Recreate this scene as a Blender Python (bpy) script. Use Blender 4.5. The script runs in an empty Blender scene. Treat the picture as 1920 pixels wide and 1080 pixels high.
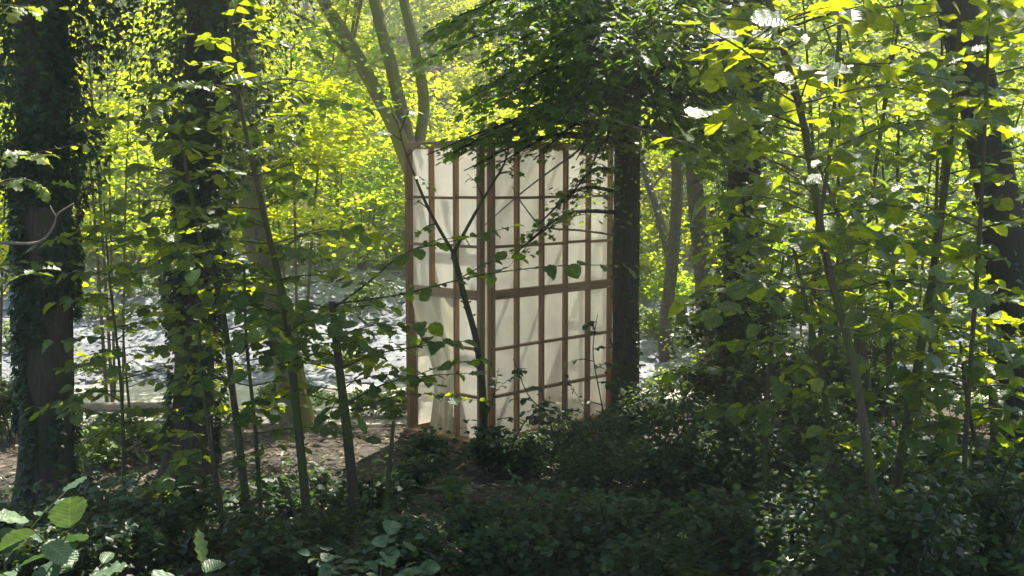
import bpy, math, random
import numpy as np
from mathutils import Vector, Matrix, noise

random.seed(7)
rng = np.random.default_rng(11)
R = math.radians
sc = bpy.context.scene
col = sc.collection

# ------------------------------------------------------------------ camera
F_PX, PITCH, CAM_Z = 2156.0, R(5.3), 3.3        # focal length in 1920-px units
cam_d = bpy.data.cameras.new('camera')
cam_d.sensor_width = 36.0
cam_d.lens = 36.0 * F_PX / 1920.0
cam_d.clip_start, cam_d.clip_end = 0.05, 600
cam = bpy.data.objects.new('camera', cam_d)
cam.location = (0, 0, CAM_Z)
cam.rotation_euler = (R(90) - PITCH, 0, 0)
col.objects.link(cam)
sc.camera = cam

# ------------------------------------------------------------------ sky, sun, exposure
SUN_EL, SUN_AZ = R(58), R(16)                   # azimuth clockwise from +Y (the view direction)
w = bpy.data.worlds.new('World'); sc.world = w; w.use_nodes = True
nt = w.node_tree; bg = nt.nodes['Background']
sky = nt.nodes.new('ShaderNodeTexSky'); sky.sky_type = 'NISHITA'
sky.sun_disc = False; sky.sun_elevation = SUN_EL; sky.sun_rotation = SUN_AZ
sky.air_density = 1.0; sky.dust_density = 0.5; sky.ozone_density = 3.0
nt.links.new(sky.outputs[0], bg.inputs[0]); bg.inputs[1].default_value = 0.09
sun_d = bpy.data.lights.new('sun', 'SUN'); sun_d.energy = 5.0; sun_d.angle = R(0.53)
sun_d.color = (1.0, 0.93, 0.80)
sun = bpy.data.objects.new('sun', sun_d); col.objects.link(sun)
SDIR = Vector((math.sin(SUN_AZ) * math.cos(SUN_EL), math.cos(SUN_AZ) * math.cos(SUN_EL), math.sin(SUN_EL)))
sun.rotation_euler = SDIR.to_track_quat('Z', 'Y').to_euler()
sun.location = SDIR * 60
sc.view_settings.view_transform = 'Standard'
sc.view_settings.look = 'None'
sc.view_settings.gamma = 1.0
sc.view_settings.use_curve_mapping = False
sc.view_settings.exposure = 1.72
sc.render.engine = 'CYCLES'
cy = sc.cycles
cy.max_bounces = 7; cy.diffuse_bounces = 3; cy.glossy_bounces = 2; cy.transmission_bounces = 5
cy.transparent_max_bounces = 8; cy.volume_bounces = 0
cy.caustics_reflective = False; cy.caustics_refractive = False
cy.sample_clamp_indirect = 6.0
cy.use_denoising = True
cy.use_adaptive_sampling = True; cy.adaptive_threshold = 0.015

# ------------------------------------------------------------------ helpers
CP, SP = math.cos(PITCH), math.sin(PITCH)
def at(px, py, D):
    """world point at distance D (along +Y) that the photograph shows at pixel px, py"""
    a, b = (px - 960) / F_PX, (540 - py) / F_PX
    dx, dy, dz = a, CP + b * SP, -SP + b * CP
    s = D / dy
    return Vector((dx * s, D, CAM_Z + dz * s))

GP = [(-30, 2.2), (-5, 1.9), (0, 1.7), (2.5, 1.55), (4, 1.25), (6, .86), (8, .5), (10, .22), (12, .06), (14, 0), (17, -.06),
      (19, -.10), (20.3, -.02), (22, .38), (24.5, .92), (27, 1.3), (30, 2.1), (34, 3.6), (39, 5.6), (46, 8.2), (54, 11), (66, 14), (90, 16.5), (400, 18)]
GX = np.array([p[0] for p in GP]); GZ = np.array([p[1] for p in GP])
def gz(x, y):
    z = float(np.interp(y, GX, GZ))
    n = noise.noise(Vector((x * .35, y * .35, 0))) * .10 + noise.noise(Vector((x * 1.3, y * 1.3, 3))) * .035
    k = min(1.0, max(.25, abs(math.hypot(x - .3, y - 15) - 1.5) / 2.5))
    z += n * k
    if y < 15: z += .05 * max(0, x - 1.5) * max(0, min(1, (15 - y) / 6))
    return z

def mesh_np(name, V, Fc, k, tint=None, smooth=False):
    """mesh from numpy arrays, every face with k corners"""
    me = bpy.data.meshes.new(name)
    n, m = len(V), len(Fc)
    me.vertices.add(n); me.vertices.foreach_set('co', np.asarray(V, np.float32).ravel())
    me.loops.add(m * k); me.loops.foreach_set('vertex_index', np.asarray(Fc, np.int32).ravel())
    me.polygons.add(m)
    me.polygons.foreach_set('loop_start', np.arange(0, m * k, k, dtype=np.int32))
    me.polygons.foreach_set('use_smooth', np.full(m, smooth, dtype=bool))
    if tint is not None:
        at_ = me.attributes.new('tint', 'FLOAT', 'POINT'); at_.data.foreach_set('value', np.asarray(tint, np.float32))
    me.update(calc_edges=True)
    return me

class MB:
    def __init__(s): s.v = []; s.f = []
    def add(s, vs, fs):
        o = len(s.v); s.v.extend([tuple(v) for v in vs]); s.f.extend([tuple(i + o for i in f) for f in fs])
    def box(s, c, hx, hy, hz, ax=Vector((1, 0, 0)), ay=Vector((0, 1, 0)), az=Vector((0, 0, 1))):
        c = Vector(c); vs = []
        for i in (-1, 1):
            for j in (-1, 1):
                for k in (-1, 1): vs.append(c + ax * hx * i + ay * hy * j + az * hz * k)
        s.add(vs, [(0, 1, 3, 2), (4, 6, 7, 5), (0, 4, 5, 1), (2, 3, 7, 6), (0, 2, 6, 4), (1, 5, 7, 3)])
    def tube(s, pts, rad, seg=7, rough=0.0, seed=0, cap=True):
        pts = [Vector(p) for p in pts]; n = len(pts)
        t0 = (pts[1] - pts[0]).normalized()
        u = t0.orthogonal().normalized(); vs = []; fs = []
        for i in range(n):
            t = (pts[min(i + 1, n - 1)] - pts[max(i - 1, 0)]).normalized()
            u = (u - t * u.dot(t)).normalized(); b = t.cross(u)
            for k in range(seg):
                a = 2 * math.pi * k / seg
                r = rad[i]
                if rough:
                    q = pts[i]
                    r *= 1 + rough * noise.noise(Vector((math.cos(a) * 2.6 + seed, math.sin(a) * 2.6, q.z * .9 + q.x * .3))) \
                           + rough * .55 * noise.noise(Vector((math.cos(a) * 7 + seed, math.sin(a) * 7, q.z * 3.0)))
                vs.append(pts[i] + (u * math.cos(a) + b * math.sin(a)) * r)
        for i in range(n - 1):
            for k in range(seg):
                k2 = (k + 1) % seg
                fs.append((i * seg + k, i * seg + k2, (i + 1) * seg + k2, (i + 1) * seg + k))
        if cap: fs.append(tuple(range((n - 1) * seg, n * seg)))
        s.add(vs, fs)
    def build(s, name, mat, parent=None, smooth=False, off=None):
        V = s.v
        if off is not None: V = [(v[0] - off[0], v[1] - off[1], v[2] - off[2]) for v in V]
        me = bpy.data.meshes.new(name); me.from_pydata(V, [], s.f)
        if smooth: me.polygons.foreach_set('use_smooth', [True] * len(me.polygons))
        me.materials.append(mat)
        return link(name, me, parent)

def link(name, me, parent=None):
    o = bpy.data.objects.new(name, me); col.objects.link(o)
    if parent is not None: o.parent = parent
    return o
def tag(o, label=None, cat=None, group=None, kind=None):
    if label: o['label'] = label
    if cat: o['category'] = cat
    if group: o['group'] = group
    if kind: o['kind'] = kind
    return o
def thing(name, loc, label, cat, group=None):
    o = bpy.data.objects.new(name, None); col.objects.link(o); o.location = loc
    o.empty_display_size = .2
    return tag(o, label, cat, group)
def spline(P, n):
    """Catmull-Rom through the points, n samples"""
    P = [Vector(p) for p in P]
    if len(P) == 2: return [P[0].lerp(P[1], i / (n - 1)) for i in range(n)]
    Q = [P[0] * 2 - P[1]] + P + [P[-1] * 2 - P[-2]]
    out = []
    for i in range(n):
        t = i / (n - 1) * (len(P) - 1); k = min(int(t), len(P) - 2); t -= k
        a, b, c, d = Q[k:k + 4]
        out.append(.5 * ((2 * b) + (c - a) * t + (2 * a - 5 * b + 4 * c - d) * t * t + (3 * b - a - 3 * c + d) * t ** 3))
    return out

# ------------------------------------------------------------------ materials
def newmat(name):
    m = bpy.data.materials.new(name); m.use_nodes = True
    t = m.node_tree; t.nodes.clear()
    return m, t, t.nodes, t.links
def ramp(N, stops):
    r = N.new('ShaderNodeValToRGB'); e = r.color_ramp.elements
    while len(e) < len(stops): e.new(.5)
    for i, (p, c) in enumerate(stops): e[i].position = p; e[i].color = (*c, 1)
    return r
def leaf_mat(name, dark, light, trans, fac=.42, rough=.42, spec=.45, veins=False):
    m, t, N, L = newmat(name)
    out = N.new('ShaderNodeOutputMaterial'); mix = N.new('ShaderNodeMixShader'); mix.inputs[0].default_value = fac
    pb = N.new('ShaderNodeBsdfPrincipled'); pb.inputs['Roughness'].default_value = rough
    pb.inputs['Specular IOR Level'].default_value = spec
    tr = N.new('ShaderNodeBsdfTranslucent')
    a = N.new('ShaderNodeAttribute'); a.attribute_name = 'tint'
    oi = N.new('ShaderNodeObjectInfo')
    ad = N.new('ShaderNodeMath'); ad.operation = 'ADD'; L.new(a.outputs['Fac'], ad.inputs[0]); L.new(oi.outputs['Random'], ad.inputs[1])
    fr = N.new('ShaderNodeMath'); fr.operation = 'FRACT'; L.new(ad.outputs[0], fr.inputs[0])
    geo = N.new('ShaderNodeNewGeometry')
    r = ramp(N, [(0, dark), (.85, light), (1, tuple(min(1, c * 1.25 + d) for c, d in zip(light, (.03, .015, 0))))])
    L.new(fr.outputs[0], r.inputs[0])
    nz = N.new('ShaderNodeTexNoise'); nz.inputs['Scale'].default_value = 28; nz.inputs['Detail'].default_value = 3
    L.new(geo.outputs['Position'], nz.inputs['Vector'])
    mr = N.new('ShaderNodeMapRange'); mr.inputs[1].default_value = .3; mr.inputs[2].default_value = .7
    mr.inputs[3].default_value = .72; mr.inputs[4].default_value = 1.2; L.new(nz.outputs[0], mr.inputs[0])
    var = mr.outputs[0]
    if veins:                                   # midrib and side veins in the leaf's own coordinates
        def mth(op, a_, b_=None):
            q = N.new('ShaderNodeMath'); q.operation = op
            for i_, v_ in enumerate((a_, b_)):
                if v_ is None: continue
                if isinstance(v_, (int, float)): q.inputs[i_].default_value = v_
                else: L.new(v_, q.inputs[i_])
            return q.outputs[0]
        tc = N.new('ShaderNodeTexCoord'); sx = N.new('ShaderNodeSeparateXYZ'); L.new(tc.outputs['Object'], sx.inputs[0])
        ay = mth('ABSOLUTE', sx.outputs[1])
        ph = mth('FRACT', mth('MULTIPLY', mth('SUBTRACT', sx.outputs[0], mth('MULTIPLY', ay, .75)), 8.5))
        side = mth('LESS_THAN', mth('ABSOLUTE', mth('SUBTRACT', ph, .5)), .075)
        rib = mth('LESS_THAN', ay, .016)
        vv = mth('MAXIMUM', side, rib)
        var = mth('MULTIPLY', var, mth('ADD', mth('MULTIPLY', vv, .45), .92))
        bp = N.new('ShaderNodeBump'); bp.inputs['Strength'].default_value = .5; bp.inputs['Distance'].default_value = .006; bp.invert = True
        L.new(mth('ABSOLUTE', mth('SUBTRACT', ph, .5)), bp.inputs['Height']); L.new(bp.outputs[0], pb.inputs['Normal'])
    mu = N.new('ShaderNodeVectorMath'); mu.operation = 'SCALE'; L.new(r.outputs[0], mu.inputs[0]); L.new(var, mu.inputs['Scale'])
    L.new(mu.outputs[0], pb.inputs['Base Color'])
    r2a = ramp(N, [(0, tuple(c * .72 for c in trans)), (1, trans)]); L.new(fr.outputs[0], r2a.inputs[0])
    hue = N.new('ShaderNodeMix'); hue.data_type = 'RGBA'; L.new(oi.outputs['Random'], hue.inputs[0])
    hue.inputs[6].default_value = (.70, .90, 1.2, 1); hue.inputs[7].default_value = (1.12, 1.04, .8, 1)      # each plant its own green
    r2 = N.new('ShaderNodeVectorMath'); r2.operation = 'MULTIPLY'; L.new(r2a.outputs[0], r2.inputs[0]); L.new(hue.outputs[2], r2.inputs[1])
    mu2 = N.new('ShaderNodeVectorMath'); mu2.operation = 'SCALE'; L.new(r2.outputs[0], mu2.inputs[0]); L.new(var, mu2.inputs['Scale'])
    L.new(mu2.outputs[0], tr.inputs[0])
    L.new(pb.outputs[0], mix.inputs[1]); L.new(tr.outputs[0], mix.inputs[2]); L.new(mix.outputs[0], out.inputs[0])
    return m
def bark_mat(name, a, b, moss=None, moss_amt=.5, scale=9, bump=.6):
    m, t, N, L = newmat(name)
    out = N.new('ShaderNodeOutputMaterial'); pb = N.new('ShaderNodeBsdfPrincipled'); pb.inputs['Roughness'].default_value = .9
    pb.inputs['Specular IOR Level'].default_value = .2
    tc = N.new('ShaderNodeNewGeometry'); mp = N.new('ShaderNodeMapping'); mp.inputs['Scale'].default_value = (1, 1, .18)
    L.new(tc.outputs['Position'], mp.inputs[0])
    n1 = N.new('ShaderNodeTexNoise'); n1.inputs['Scale'].default_value = scale * 4; n1.inputs['Detail'].default_value = 8; n1.inputs['Roughness'].default_value = .65
    L.new(mp.outputs[0], n1.inputs['Vector'])
    r = ramp(N, [(.3, a), (.7, b)]); L.new(n1.outputs[0], r.inputs[0]); c = r.outputs[0]
    if moss:
        n2 = N.new('ShaderNodeTexNoise'); n2.inputs['Scale'].default_value = 3.5; n2.inputs['Detail'].default_value = 6
        L.new(tc.outputs['Position'], n2.inputs['Vector'])
        mr = N.new('ShaderNodeMapRange'); mr.inputs[1].default_value = .62 - moss_amt * .35; mr.inputs[2].default_value = .78 - moss_amt * .35
        L.new(n2.outputs[0], mr.inputs[0])
        mx = N.new('ShaderNodeMix'); mx.data_type = 'RGBA'; L.new(mr.outputs[0], mx.inputs[0]); L.new(c, mx.inputs[6]); mx.inputs[7].default_value = (*moss, 1)
        c = mx.outputs[2]
    L.new(c, pb.inputs['Base Color'])
    bp = N.new('ShaderNodeBump'); bp.inputs['Strength'].default_value = bump; bp.inputs['Distance'].default_value = .03
    L.new(n1.outputs[0], bp.inputs['Height']); L.new(bp.outputs[0], pb.inputs['Normal'])
    L.new(pb.outputs[0], out.inputs[0])
    return m
def noisy_mat(name, stops, scale, rough=.9, bump=.3, dist=.02, stops2=None, scale2=1.0, stretch=(1, 1, 1)):
    m, t, N, L = newmat(name)
    out = N.new('ShaderNodeOutputMaterial'); pb = N.new('ShaderNodeBsdfPrincipled'); pb.inputs['Roughness'].default_value = rough
    pb.inputs['Specular IOR Level'].default_value = .25
    g = N.new('ShaderNodeNewGeometry'); mp = N.new('ShaderNodeMapping'); mp.inputs['Scale'].default_value = stretch; L.new(g.outputs['Position'], mp.inputs[0])
    n1 = N.new('ShaderNodeTexNoise'); n1.inputs['Scale'].default_value = scale; n1.inputs['Detail'].default_value = 8; n1.inputs['Roughness'].default_value = .62
    L.new(mp.outputs[0], n1.inputs['Vector'])
    r = ramp(N, stops); L.new(n1.outputs[0], r.inputs[0]); c = r.outputs[0]
    if stops2:
        n2 = N.new('ShaderNodeTexNoise'); n2.inputs['Scale'].default_value = scale2; n2.inputs['Detail'].default_value = 5
        L.new(g.outputs['Position'], n2.inputs['Vector'])
        r2 = ramp(N, stops2); L.new(n2.outputs[0], r2.inputs[0])
        mx = N.new('ShaderNodeMix'); mx.data_type = 'RGBA'; mx.blend_type = 'MULTIPLY'; mx.inputs[0].default_value = 1
        L.new(c, mx.inputs[6]); L.new(r2.outputs[0], mx.inputs[7]); c = mx.outputs[2]
    L.new(c, pb.inputs['Base Color'])
    bp = N.new('ShaderNodeBump'); bp.inputs['Strength'].default_value = bump; bp.inputs['Distance'].default_value = dist
    L.new(n1.outputs[0], bp.inputs['Height']); L.new(bp.outputs[0], pb.inputs['Normal'])
    L.new(pb.outputs[0], out.inputs[0])
    return m
def wood_mat(name, a, b):
    """sawn softwood: grain along the piece's own long axis, one tone for each piece"""
    m, t, N, L = newmat(name)
    out = N.new('ShaderNodeOutputMaterial'); pb = N.new('ShaderNodeBsdfPrincipled'); pb.inputs['Roughness'].default_value = .7
    pb.inputs['Specular IOR Level'].default_value = .3
    tc = N.new('ShaderNodeTexCoord'); mp = N.new('ShaderNodeMapping'); mp.inputs['Scale'].default_value = (1.2, 30, 30)
    oi = N.new('ShaderNodeObjectInfo')
    ad = N.new('ShaderNodeVectorMath'); ad.operation = 'ADD'; L.new(tc.outputs['Object'], ad.inputs[0]); L.new(oi.outputs['Location'], ad.inputs[1])
    L.new(ad.outputs[0], mp.inputs[0])
    n1 = N.new('ShaderNodeTexNoise'); n1.inputs['Scale'].default_value = 1.6; n1.inputs['Detail'].default_value = 6; n1.inputs['Distortion'].default_value = .4
    L.new(mp.outputs[0], n1.inputs['Vector'])
    r = ramp(N, [(.3, a), (.7, b)]); L.new(n1.outputs[0], r.inputs[0])
    mr = N.new('ShaderNodeMapRange'); mr.inputs[3].default_value = .72; mr.inputs[4].default_value = 1.15; L.new(oi.outputs['Random'], mr.inputs[0])
    mu = N.new('ShaderNodeVectorMath'); mu.operation = 'SCALE'; L.new(r.outputs[0], mu.inputs[0]); L.new(mr.outputs[0], mu.inputs['Scale'])
    L.new(mu.outputs[0], pb.inputs['Base Color'])
    bp = N.new('ShaderNodeBump'); bp.inputs['Strength'].default_value = .25; bp.inputs['Distance'].default_value = .004
    L.new(n1.outputs[0], bp.inputs['Height']); L.new(bp.outputs[0], pb.inputs['Normal'])
    L.new(pb.outputs[0], out.inputs[0])
    return m
def film_mat(name, colr, trans, tfac, clear):
    m, t, N, L = newmat(name)
    out = N.new('ShaderNodeOutputMaterial'); g = N.new('ShaderNodeNewGeometry')
    nz = N.new('ShaderNodeTexNoise'); nz.inputs['Scale'].default_value = 3; nz.inputs['Detail'].default_value = 7; L.new(g.outputs['Position'], nz.inputs['Vector'])
    r0 = ramp(N, [(.3, tuple(c * .8 for c in colr)), (.65, colr)]); L.new(nz.outputs[0], r0.inputs[0])
    # rain-splashed soil stains the foot of the cloth
    sx = N.new('ShaderNodeSeparateXYZ'); L.new(g.outputs['Position'], sx.inputs[0])
    ns = N.new('ShaderNodeMath'); ns.operation = 'MULTIPLY_ADD'; L.new(nz.outputs[0], ns.inputs[0]); ns.inputs[1].default_value = -.9; L.new(sx.outputs[2], ns.inputs[2])
    ms = N.new('ShaderNodeMapRange'); ms.inputs[1].default_value = -.35; ms.inputs[2].default_value = .35; ms.inputs[3].default_value = .75; ms.inputs[4].default_value = 0
    L.new(ns.outputs[0], ms.inputs[0])
    r = N.new('ShaderNodeMix'); r.data_type = 'RGBA'; L.new(ms.outputs[0], r.inputs[0]); L.new(r0.outputs[0], r.inputs[6]); r.inputs[7].default_value = (.30, .21, .14, 1)
    d = N.new('ShaderNodeBsdfPrincipled'); d.inputs['Roughness'].default_value = .55; L.new(r.outputs[2], d.inputs['Base Color'])
    tr = N.new('ShaderNodeBsdfTranslucent'); tr.inputs[0].default_value = (*trans, 1)
    tp = N.new('ShaderNodeBsdfTransparent'); tp.inputs[0].default_value = (.95, .95, .92, 1)
    bp = N.new('ShaderNodeBump'); bp.inputs['Strength'].default_value = .5; bp.inputs['Distance'].default_value = .05
    L.new(nz.outputs[0], bp.inputs['Height']); L.new(bp.outputs[0], d.inputs['Normal']); L.new(bp.outputs[0], tr.inputs['Normal'])
    m1 = N.new('ShaderNodeMixShader'); m1.inputs[0].default_value = tfac; L.new(d.outputs[0], m1.inputs[1]); L.new(tr.outputs[0], m1.inputs[2])
    m2 = N.new('ShaderNodeMixShader'); m2.inputs[0].default_value = clear; L.new(m1.outputs[0], m2.inputs[1]); L.new(tp.outputs[0], m2.inputs[2])
    L.new(m2.outputs[0], out.inputs[0])
    return m

M = {
    'bg_leaf': leaf_mat('bg_leaf', (.045, .10, .012), (.085, .145, .016), (.76, .86, .02), .64, .55, .2),
    'hazel_pale': leaf_mat('pale_hazel_leaf', (.06, .115, .06), (.11, .17, .09), (.22, .34, .06), .22, .42, .5, True),  # hazel leaf with sun and sky sheen put into a lighter base colour
    'maple': leaf_mat('maple_leaf', (.025, .065, .024), (.05, .105, .03), (.46, .62, .02), .44, .42),
    'hazel': leaf_mat('hazel_leaf', (.03, .08, .034), (.06, .125, .045), (.66, .74, .015), .48, .40, .45),
    'hazel_big': leaf_mat('hazel_leaf_veined', (.03, .08, .034), (.06, .125, .045), (.66, .74, .015), .46, .40, .42, True),
    'oak': leaf_mat('oak_leaf', (.06, .11, .02), (.10, .16, .03), (.50, .58, .04), .5, .42),
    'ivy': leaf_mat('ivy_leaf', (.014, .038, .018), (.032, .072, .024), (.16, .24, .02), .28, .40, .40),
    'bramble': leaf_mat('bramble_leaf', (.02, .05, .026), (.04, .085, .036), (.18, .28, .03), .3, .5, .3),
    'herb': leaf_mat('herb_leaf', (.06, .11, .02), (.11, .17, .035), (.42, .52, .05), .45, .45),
    'litter': leaf_mat('fallen_leaf', (.11, .08, .055), (.24, .18, .125), (.20, .13, .07), .12, .7, .2),
    'bark': bark_mat('ivy_tree_bark', (.035, .028, .022), (.12, .095, .07), (.05, .07, .02), .35),
    'bark_dark': bark_mat('dark_bark', (.02, .017, .014), (.075, .06, .045), (.04, .055, .018), .3, 12),
    'bark_moss': bark_mat('mossy_bark', (.10, .09, .06), (.28, .24, .15), (.20, .22, .05), .7, 7, 1.0),
    'bark_sap': bark_mat('sapling_bark', (.055, .045, .03), (.14, .115, .075), (.09, .11, .03), .45, 14, .3),
    'deadwood': bark_mat('dead_twig_wood', (.15, .125, .10), (.30, .26, .21), None, 0, 14, .3),
    'dirt': noisy_mat('ground_soil', [(.25, (.032, .027, .022)), (.5, (.08, .067, .054)), (.75, (.15, .13, .108))], 7.5, .95, .7, .04,
                      [(.3, (.55, .55, .55)), (.7, (1, 1, 1))], .55),
    'gravel': noisy_mat('bank_gravel', [(.3, (.13, .14, .165)), (.5, (.26, .275, .31)), (.72, (.42, .435, .47))], 5, .9, .3, .05,
                        [(.3, (.6, .6, .6)), (.7, (1, 1, 1))], .9),
    'stone': noisy_mat('loose_stone', [(.3, (.14, .145, .16)), (.7, (.33, .34, .355))], 9, .85, .4, .02),
    'path': noisy_mat('path_earth', [(.3, (.40, .36, .31)), (.7, (.64, .60, .54))], 7, .95, .5, .03),  # path earth made near-white: glaring sunlight put into its colour
    'wood': wood_mat('sawn_timber', (.26, .15, .082), (.46, .285, .16)),
    'pale_wood': wood_mat('fresh_pale_timber', (.42, .28, .155), (.62, .45, .28)),
    'film': film_mat('white_membrane', (.77, .77, .725), (.83, .82, .755), .55, .12),
    'roof_film': film_mat('clear_roof_sheet', (.78, .77, .70), (.80, .78, .69), .6, .38),
    'cloth': film_mat('cream_cloth', (.80, .77, .66), (.80, .75, .58), .5, .0),
}

# ------------------------------------------------------------------ leaf shapes: unit length along +X, normal +Z
def strip_leaf(ts, ws, fold=.12, curl=.15, wave=0.0, seed=0):
    V = []; n = len(ts)
    for i, (t, wd) in enumerate(zip(ts, ws)):
        z = -curl * t * t
        wv = wave * math.sin(i * 2.1 + seed)
        V += [(t, 0, z), (t - .02, wd, z + fold * wd + wv), (t - .02, -wd, z + fold * wd - wv)]
    T = []
    for i in range(n - 1):
        a, b = 3 * i, 3 * i + 3
        for c0, c1 in ((0, 1), (2, 0)):
            q = (a + c0, b + c0, b + c1, a + c1)
            T += [(q[0], q[1], q[2]), (q[0], q[2], q[3])]
    V = np.array(V)
    return V, np.array([t for t in T if len({tuple(np.round(V[k], 5)) for k in t}) == 3])
HAZ_T = [0, .04, .12, .2, .27, .36, .43, .53, .6, .7, .76, .85, .9, 1.0]
HAZ_W = [0, .14, .27, .31, .38, .38, .44, .41, .42, .34, .33, .21, .19, 0]
OAK_T = [0, .08, .18, .25, .33, .42, .5, .6, .68, .78, .86, .93, 1.0]
OAK_W = [0, .05, .19, .09, .09, .28, .14, .15, .34, .19, .22, .15, 0]
T_HAZ = [strip_leaf(HAZ_T, HAZ_W, f, c, wv, s) for f, c, wv, s in ((.25, .18, .015, 0), (.1, .3, .03, 1), (.4, .1, .02, 2), (-.1, .25, .03, 3), (.55, .4, .04, 5), (.15, -.12, .05, 4))]
T_OAK = [strip_leaf(OAK_T, OAK_W, f, c, .02, s) for f, c, s in ((.25, .2, 0), (.05, .3, 2), (.4, .1, 4))]
T_OVAL = (np.array([(0, 0, 0), (.28, .29, .07), (.68, .25, .05), (1, 0, -.08), (.68, -.25, .05), (.28, -.29, .07)]),
          np.array([(0, 5, 1), (1, 5, 4), (1, 4, 2), (2, 4, 3)]))
T_LONG = (np.array([(0, 0, 0), (.3, .17, .05), (.7, .14, .03), (1, 0, -.1), (.7, -.14, .03), (.3, -.17, .05)]), T_OVAL[1])
def star_leaf(pts):
    V = [(.42, 0, -.03)] + [(x, y, z) for x, y, z in pts]; n = len(pts)
    return np.array(V), np.array([(0, 1 + i, 1 + (i + 1) % n) for i in range(n)])
T_MAPLE = star_leaf([(0, 0, 0), (.18, -.42, .02), (.36, -.24, .03), (.66, -.48, -.02), (.68, -.2, .03), (1, 0, -.08),
                     (.68, .2, .03), (.66, .48, -.02), (.36, .24, .03), (.18, .42, .02)])
T_IVY = star_leaf([(.08, 0, 0), (0, -.3, .02), (.3, -.52, -.02), (.5, -.26, .03), (1, 0, -.06), (.5, .26, .03), (.3, .52, -.02), (0, .3, .02)])
def leafmeshes(name, tpls, mat):
    out = []
    for v, f in tpls:
        me = mesh_np(name, v, f, 3, None, True); me.materials.append(mat); out.append(me)
    return out
LM = {'hazel': leafmeshes('hazel_leaf', T_HAZ, M['hazel_big']), 'oak': leafmeshes('oak_leaf', T_OAK, M['oak']),
      'maple': leafmeshes('maple_leaf', [T_MAPLE], M['maple']), 'bramble': leafmeshes('bramble_leaf', T_HAZ[:2], M['bramble']),
      'pale': leafmeshes('pale_hazel_leaf', T_HAZ, M['hazel_pale']),
      'ivy': leafmeshes('ivy_leaf', [T_IVY], M['ivy'])}

def norm(a): return a / np.maximum(np.linalg.norm(a, axis=1, keepdims=True), 1e-9)
def leaf_cloud(name, P, X, Nn, S, tpl, mat, parent=None, off=(0, 0, 0)):
    if name in ('crown', 'foliage') and len(P) > 200:
        kp = sun_gaps(P); P, X, Nn, S = P[kp], X[kp], Nn[kp], S[kp]
    tv, tf = tpl; n = len(P); k = len(tv)
    X = norm(X); Nn = norm(Nn - X * np.sum(X * Nn, 1, keepdims=True)); Y = np.cross(Nn, X)
    V = (P - np.array(off))[:, None, :] + S[:, None, None] * (tv[None, :, 0:1] * X[:, None] + tv[None, :, 1:2] * Y[:, None] + tv[None, :, 2:3] * Nn[:, None])
    Fc = (tf[None] + (np.arange(n) * k)[:, None, None]).reshape(-1, 3)
    me = mesh_np(name, V.reshape(-1, 3), Fc, 3, np.repeat(rng.random(n), k))
    me.materials.append(mat)
    o = link(name, me, parent); o['kind'] = 'stuff'
    return o
GAPS = [((60, 985, 4.2), .45), ((440, 1055, 4.2), .45), ((60, 310, 6.3), .5), ((1400, 120, 5.7), .9), ((1730, 150, 7.0), .9), ((190, 940, 10.3), .8),
        ((250, 870, 12.0), .8), ((1860, 600, 8.0), .6), ((1600, 420, 7.5), .6), ((700, 140, 12.5), .5), ((1000, 60, 12), .5), ((850, 330, 14.2), .45), ((440, 90, 9.4), .6), ((470, 915, 10.3), .45), ((330, 990, 9.4), .45), ((620, 900, 11), .4), ((1250, 120, 12.2), .8), ((1390, 90, 12.4), .8), ((950, 130, 12.6), .6), ((1120, 60, 12), .5), ((1180, 600, 14.4), .4), ((1700, 480, 10), .8), ((120, 900, 11.5), .6)]
def sun_gaps(P):  # cuts leaves away along sun rays so flecks fall on chosen spots
    keep = np.ones(len(P), bool); d = np.array(SDIR)
    for (px, r) in GAPS:
        q = P - np.array(at(*px)); t = q @ d; dist = np.linalg.norm(q - t[:, None] * d, axis=1)
        keep &= ~((t > 1.1) & (dist < r))
    return keep
def rand_dirs(n, flat=.35):
    a = rng.random(n) * 2 * np.pi
    return np.stack([np.cos(a), np.sin(a), rng.normal(0, flat, n) - .15], 1)
def rand_norm(n, tilt=.45):
    return np.stack([rng.normal(0, tilt, n), rng.normal(0, tilt, n), np.ones(n)], 1)
def clump_points(centres, radii, n, flat=.45):
    """n points in flattened sprays round the centres"""
    C = np.asarray(centres); Rr = np.asarray(radii); p = Rr ** 2 / np.sum(Rr ** 2)
    idx = rng.choice(len(C), n, p=p)
    d = rng.normal(0, 1, (n, 3)); d = norm(d) * (rng.random(n) ** .45)[:, None]
    d[:, 2] *= flat
    return C[idx] + d * Rr[idx][:, None]
def ellipsoid_centres(n, c, r, shell=.55):
    out = []
    while len(out) < n:
        d = rng.normal(0, 1, 3); d /= np.linalg.norm(d); q = shell + (1 - shell) * rng.random()
        out.append(np.array(c) + d * q * np.array(r))
    return np.array(out)

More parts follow.
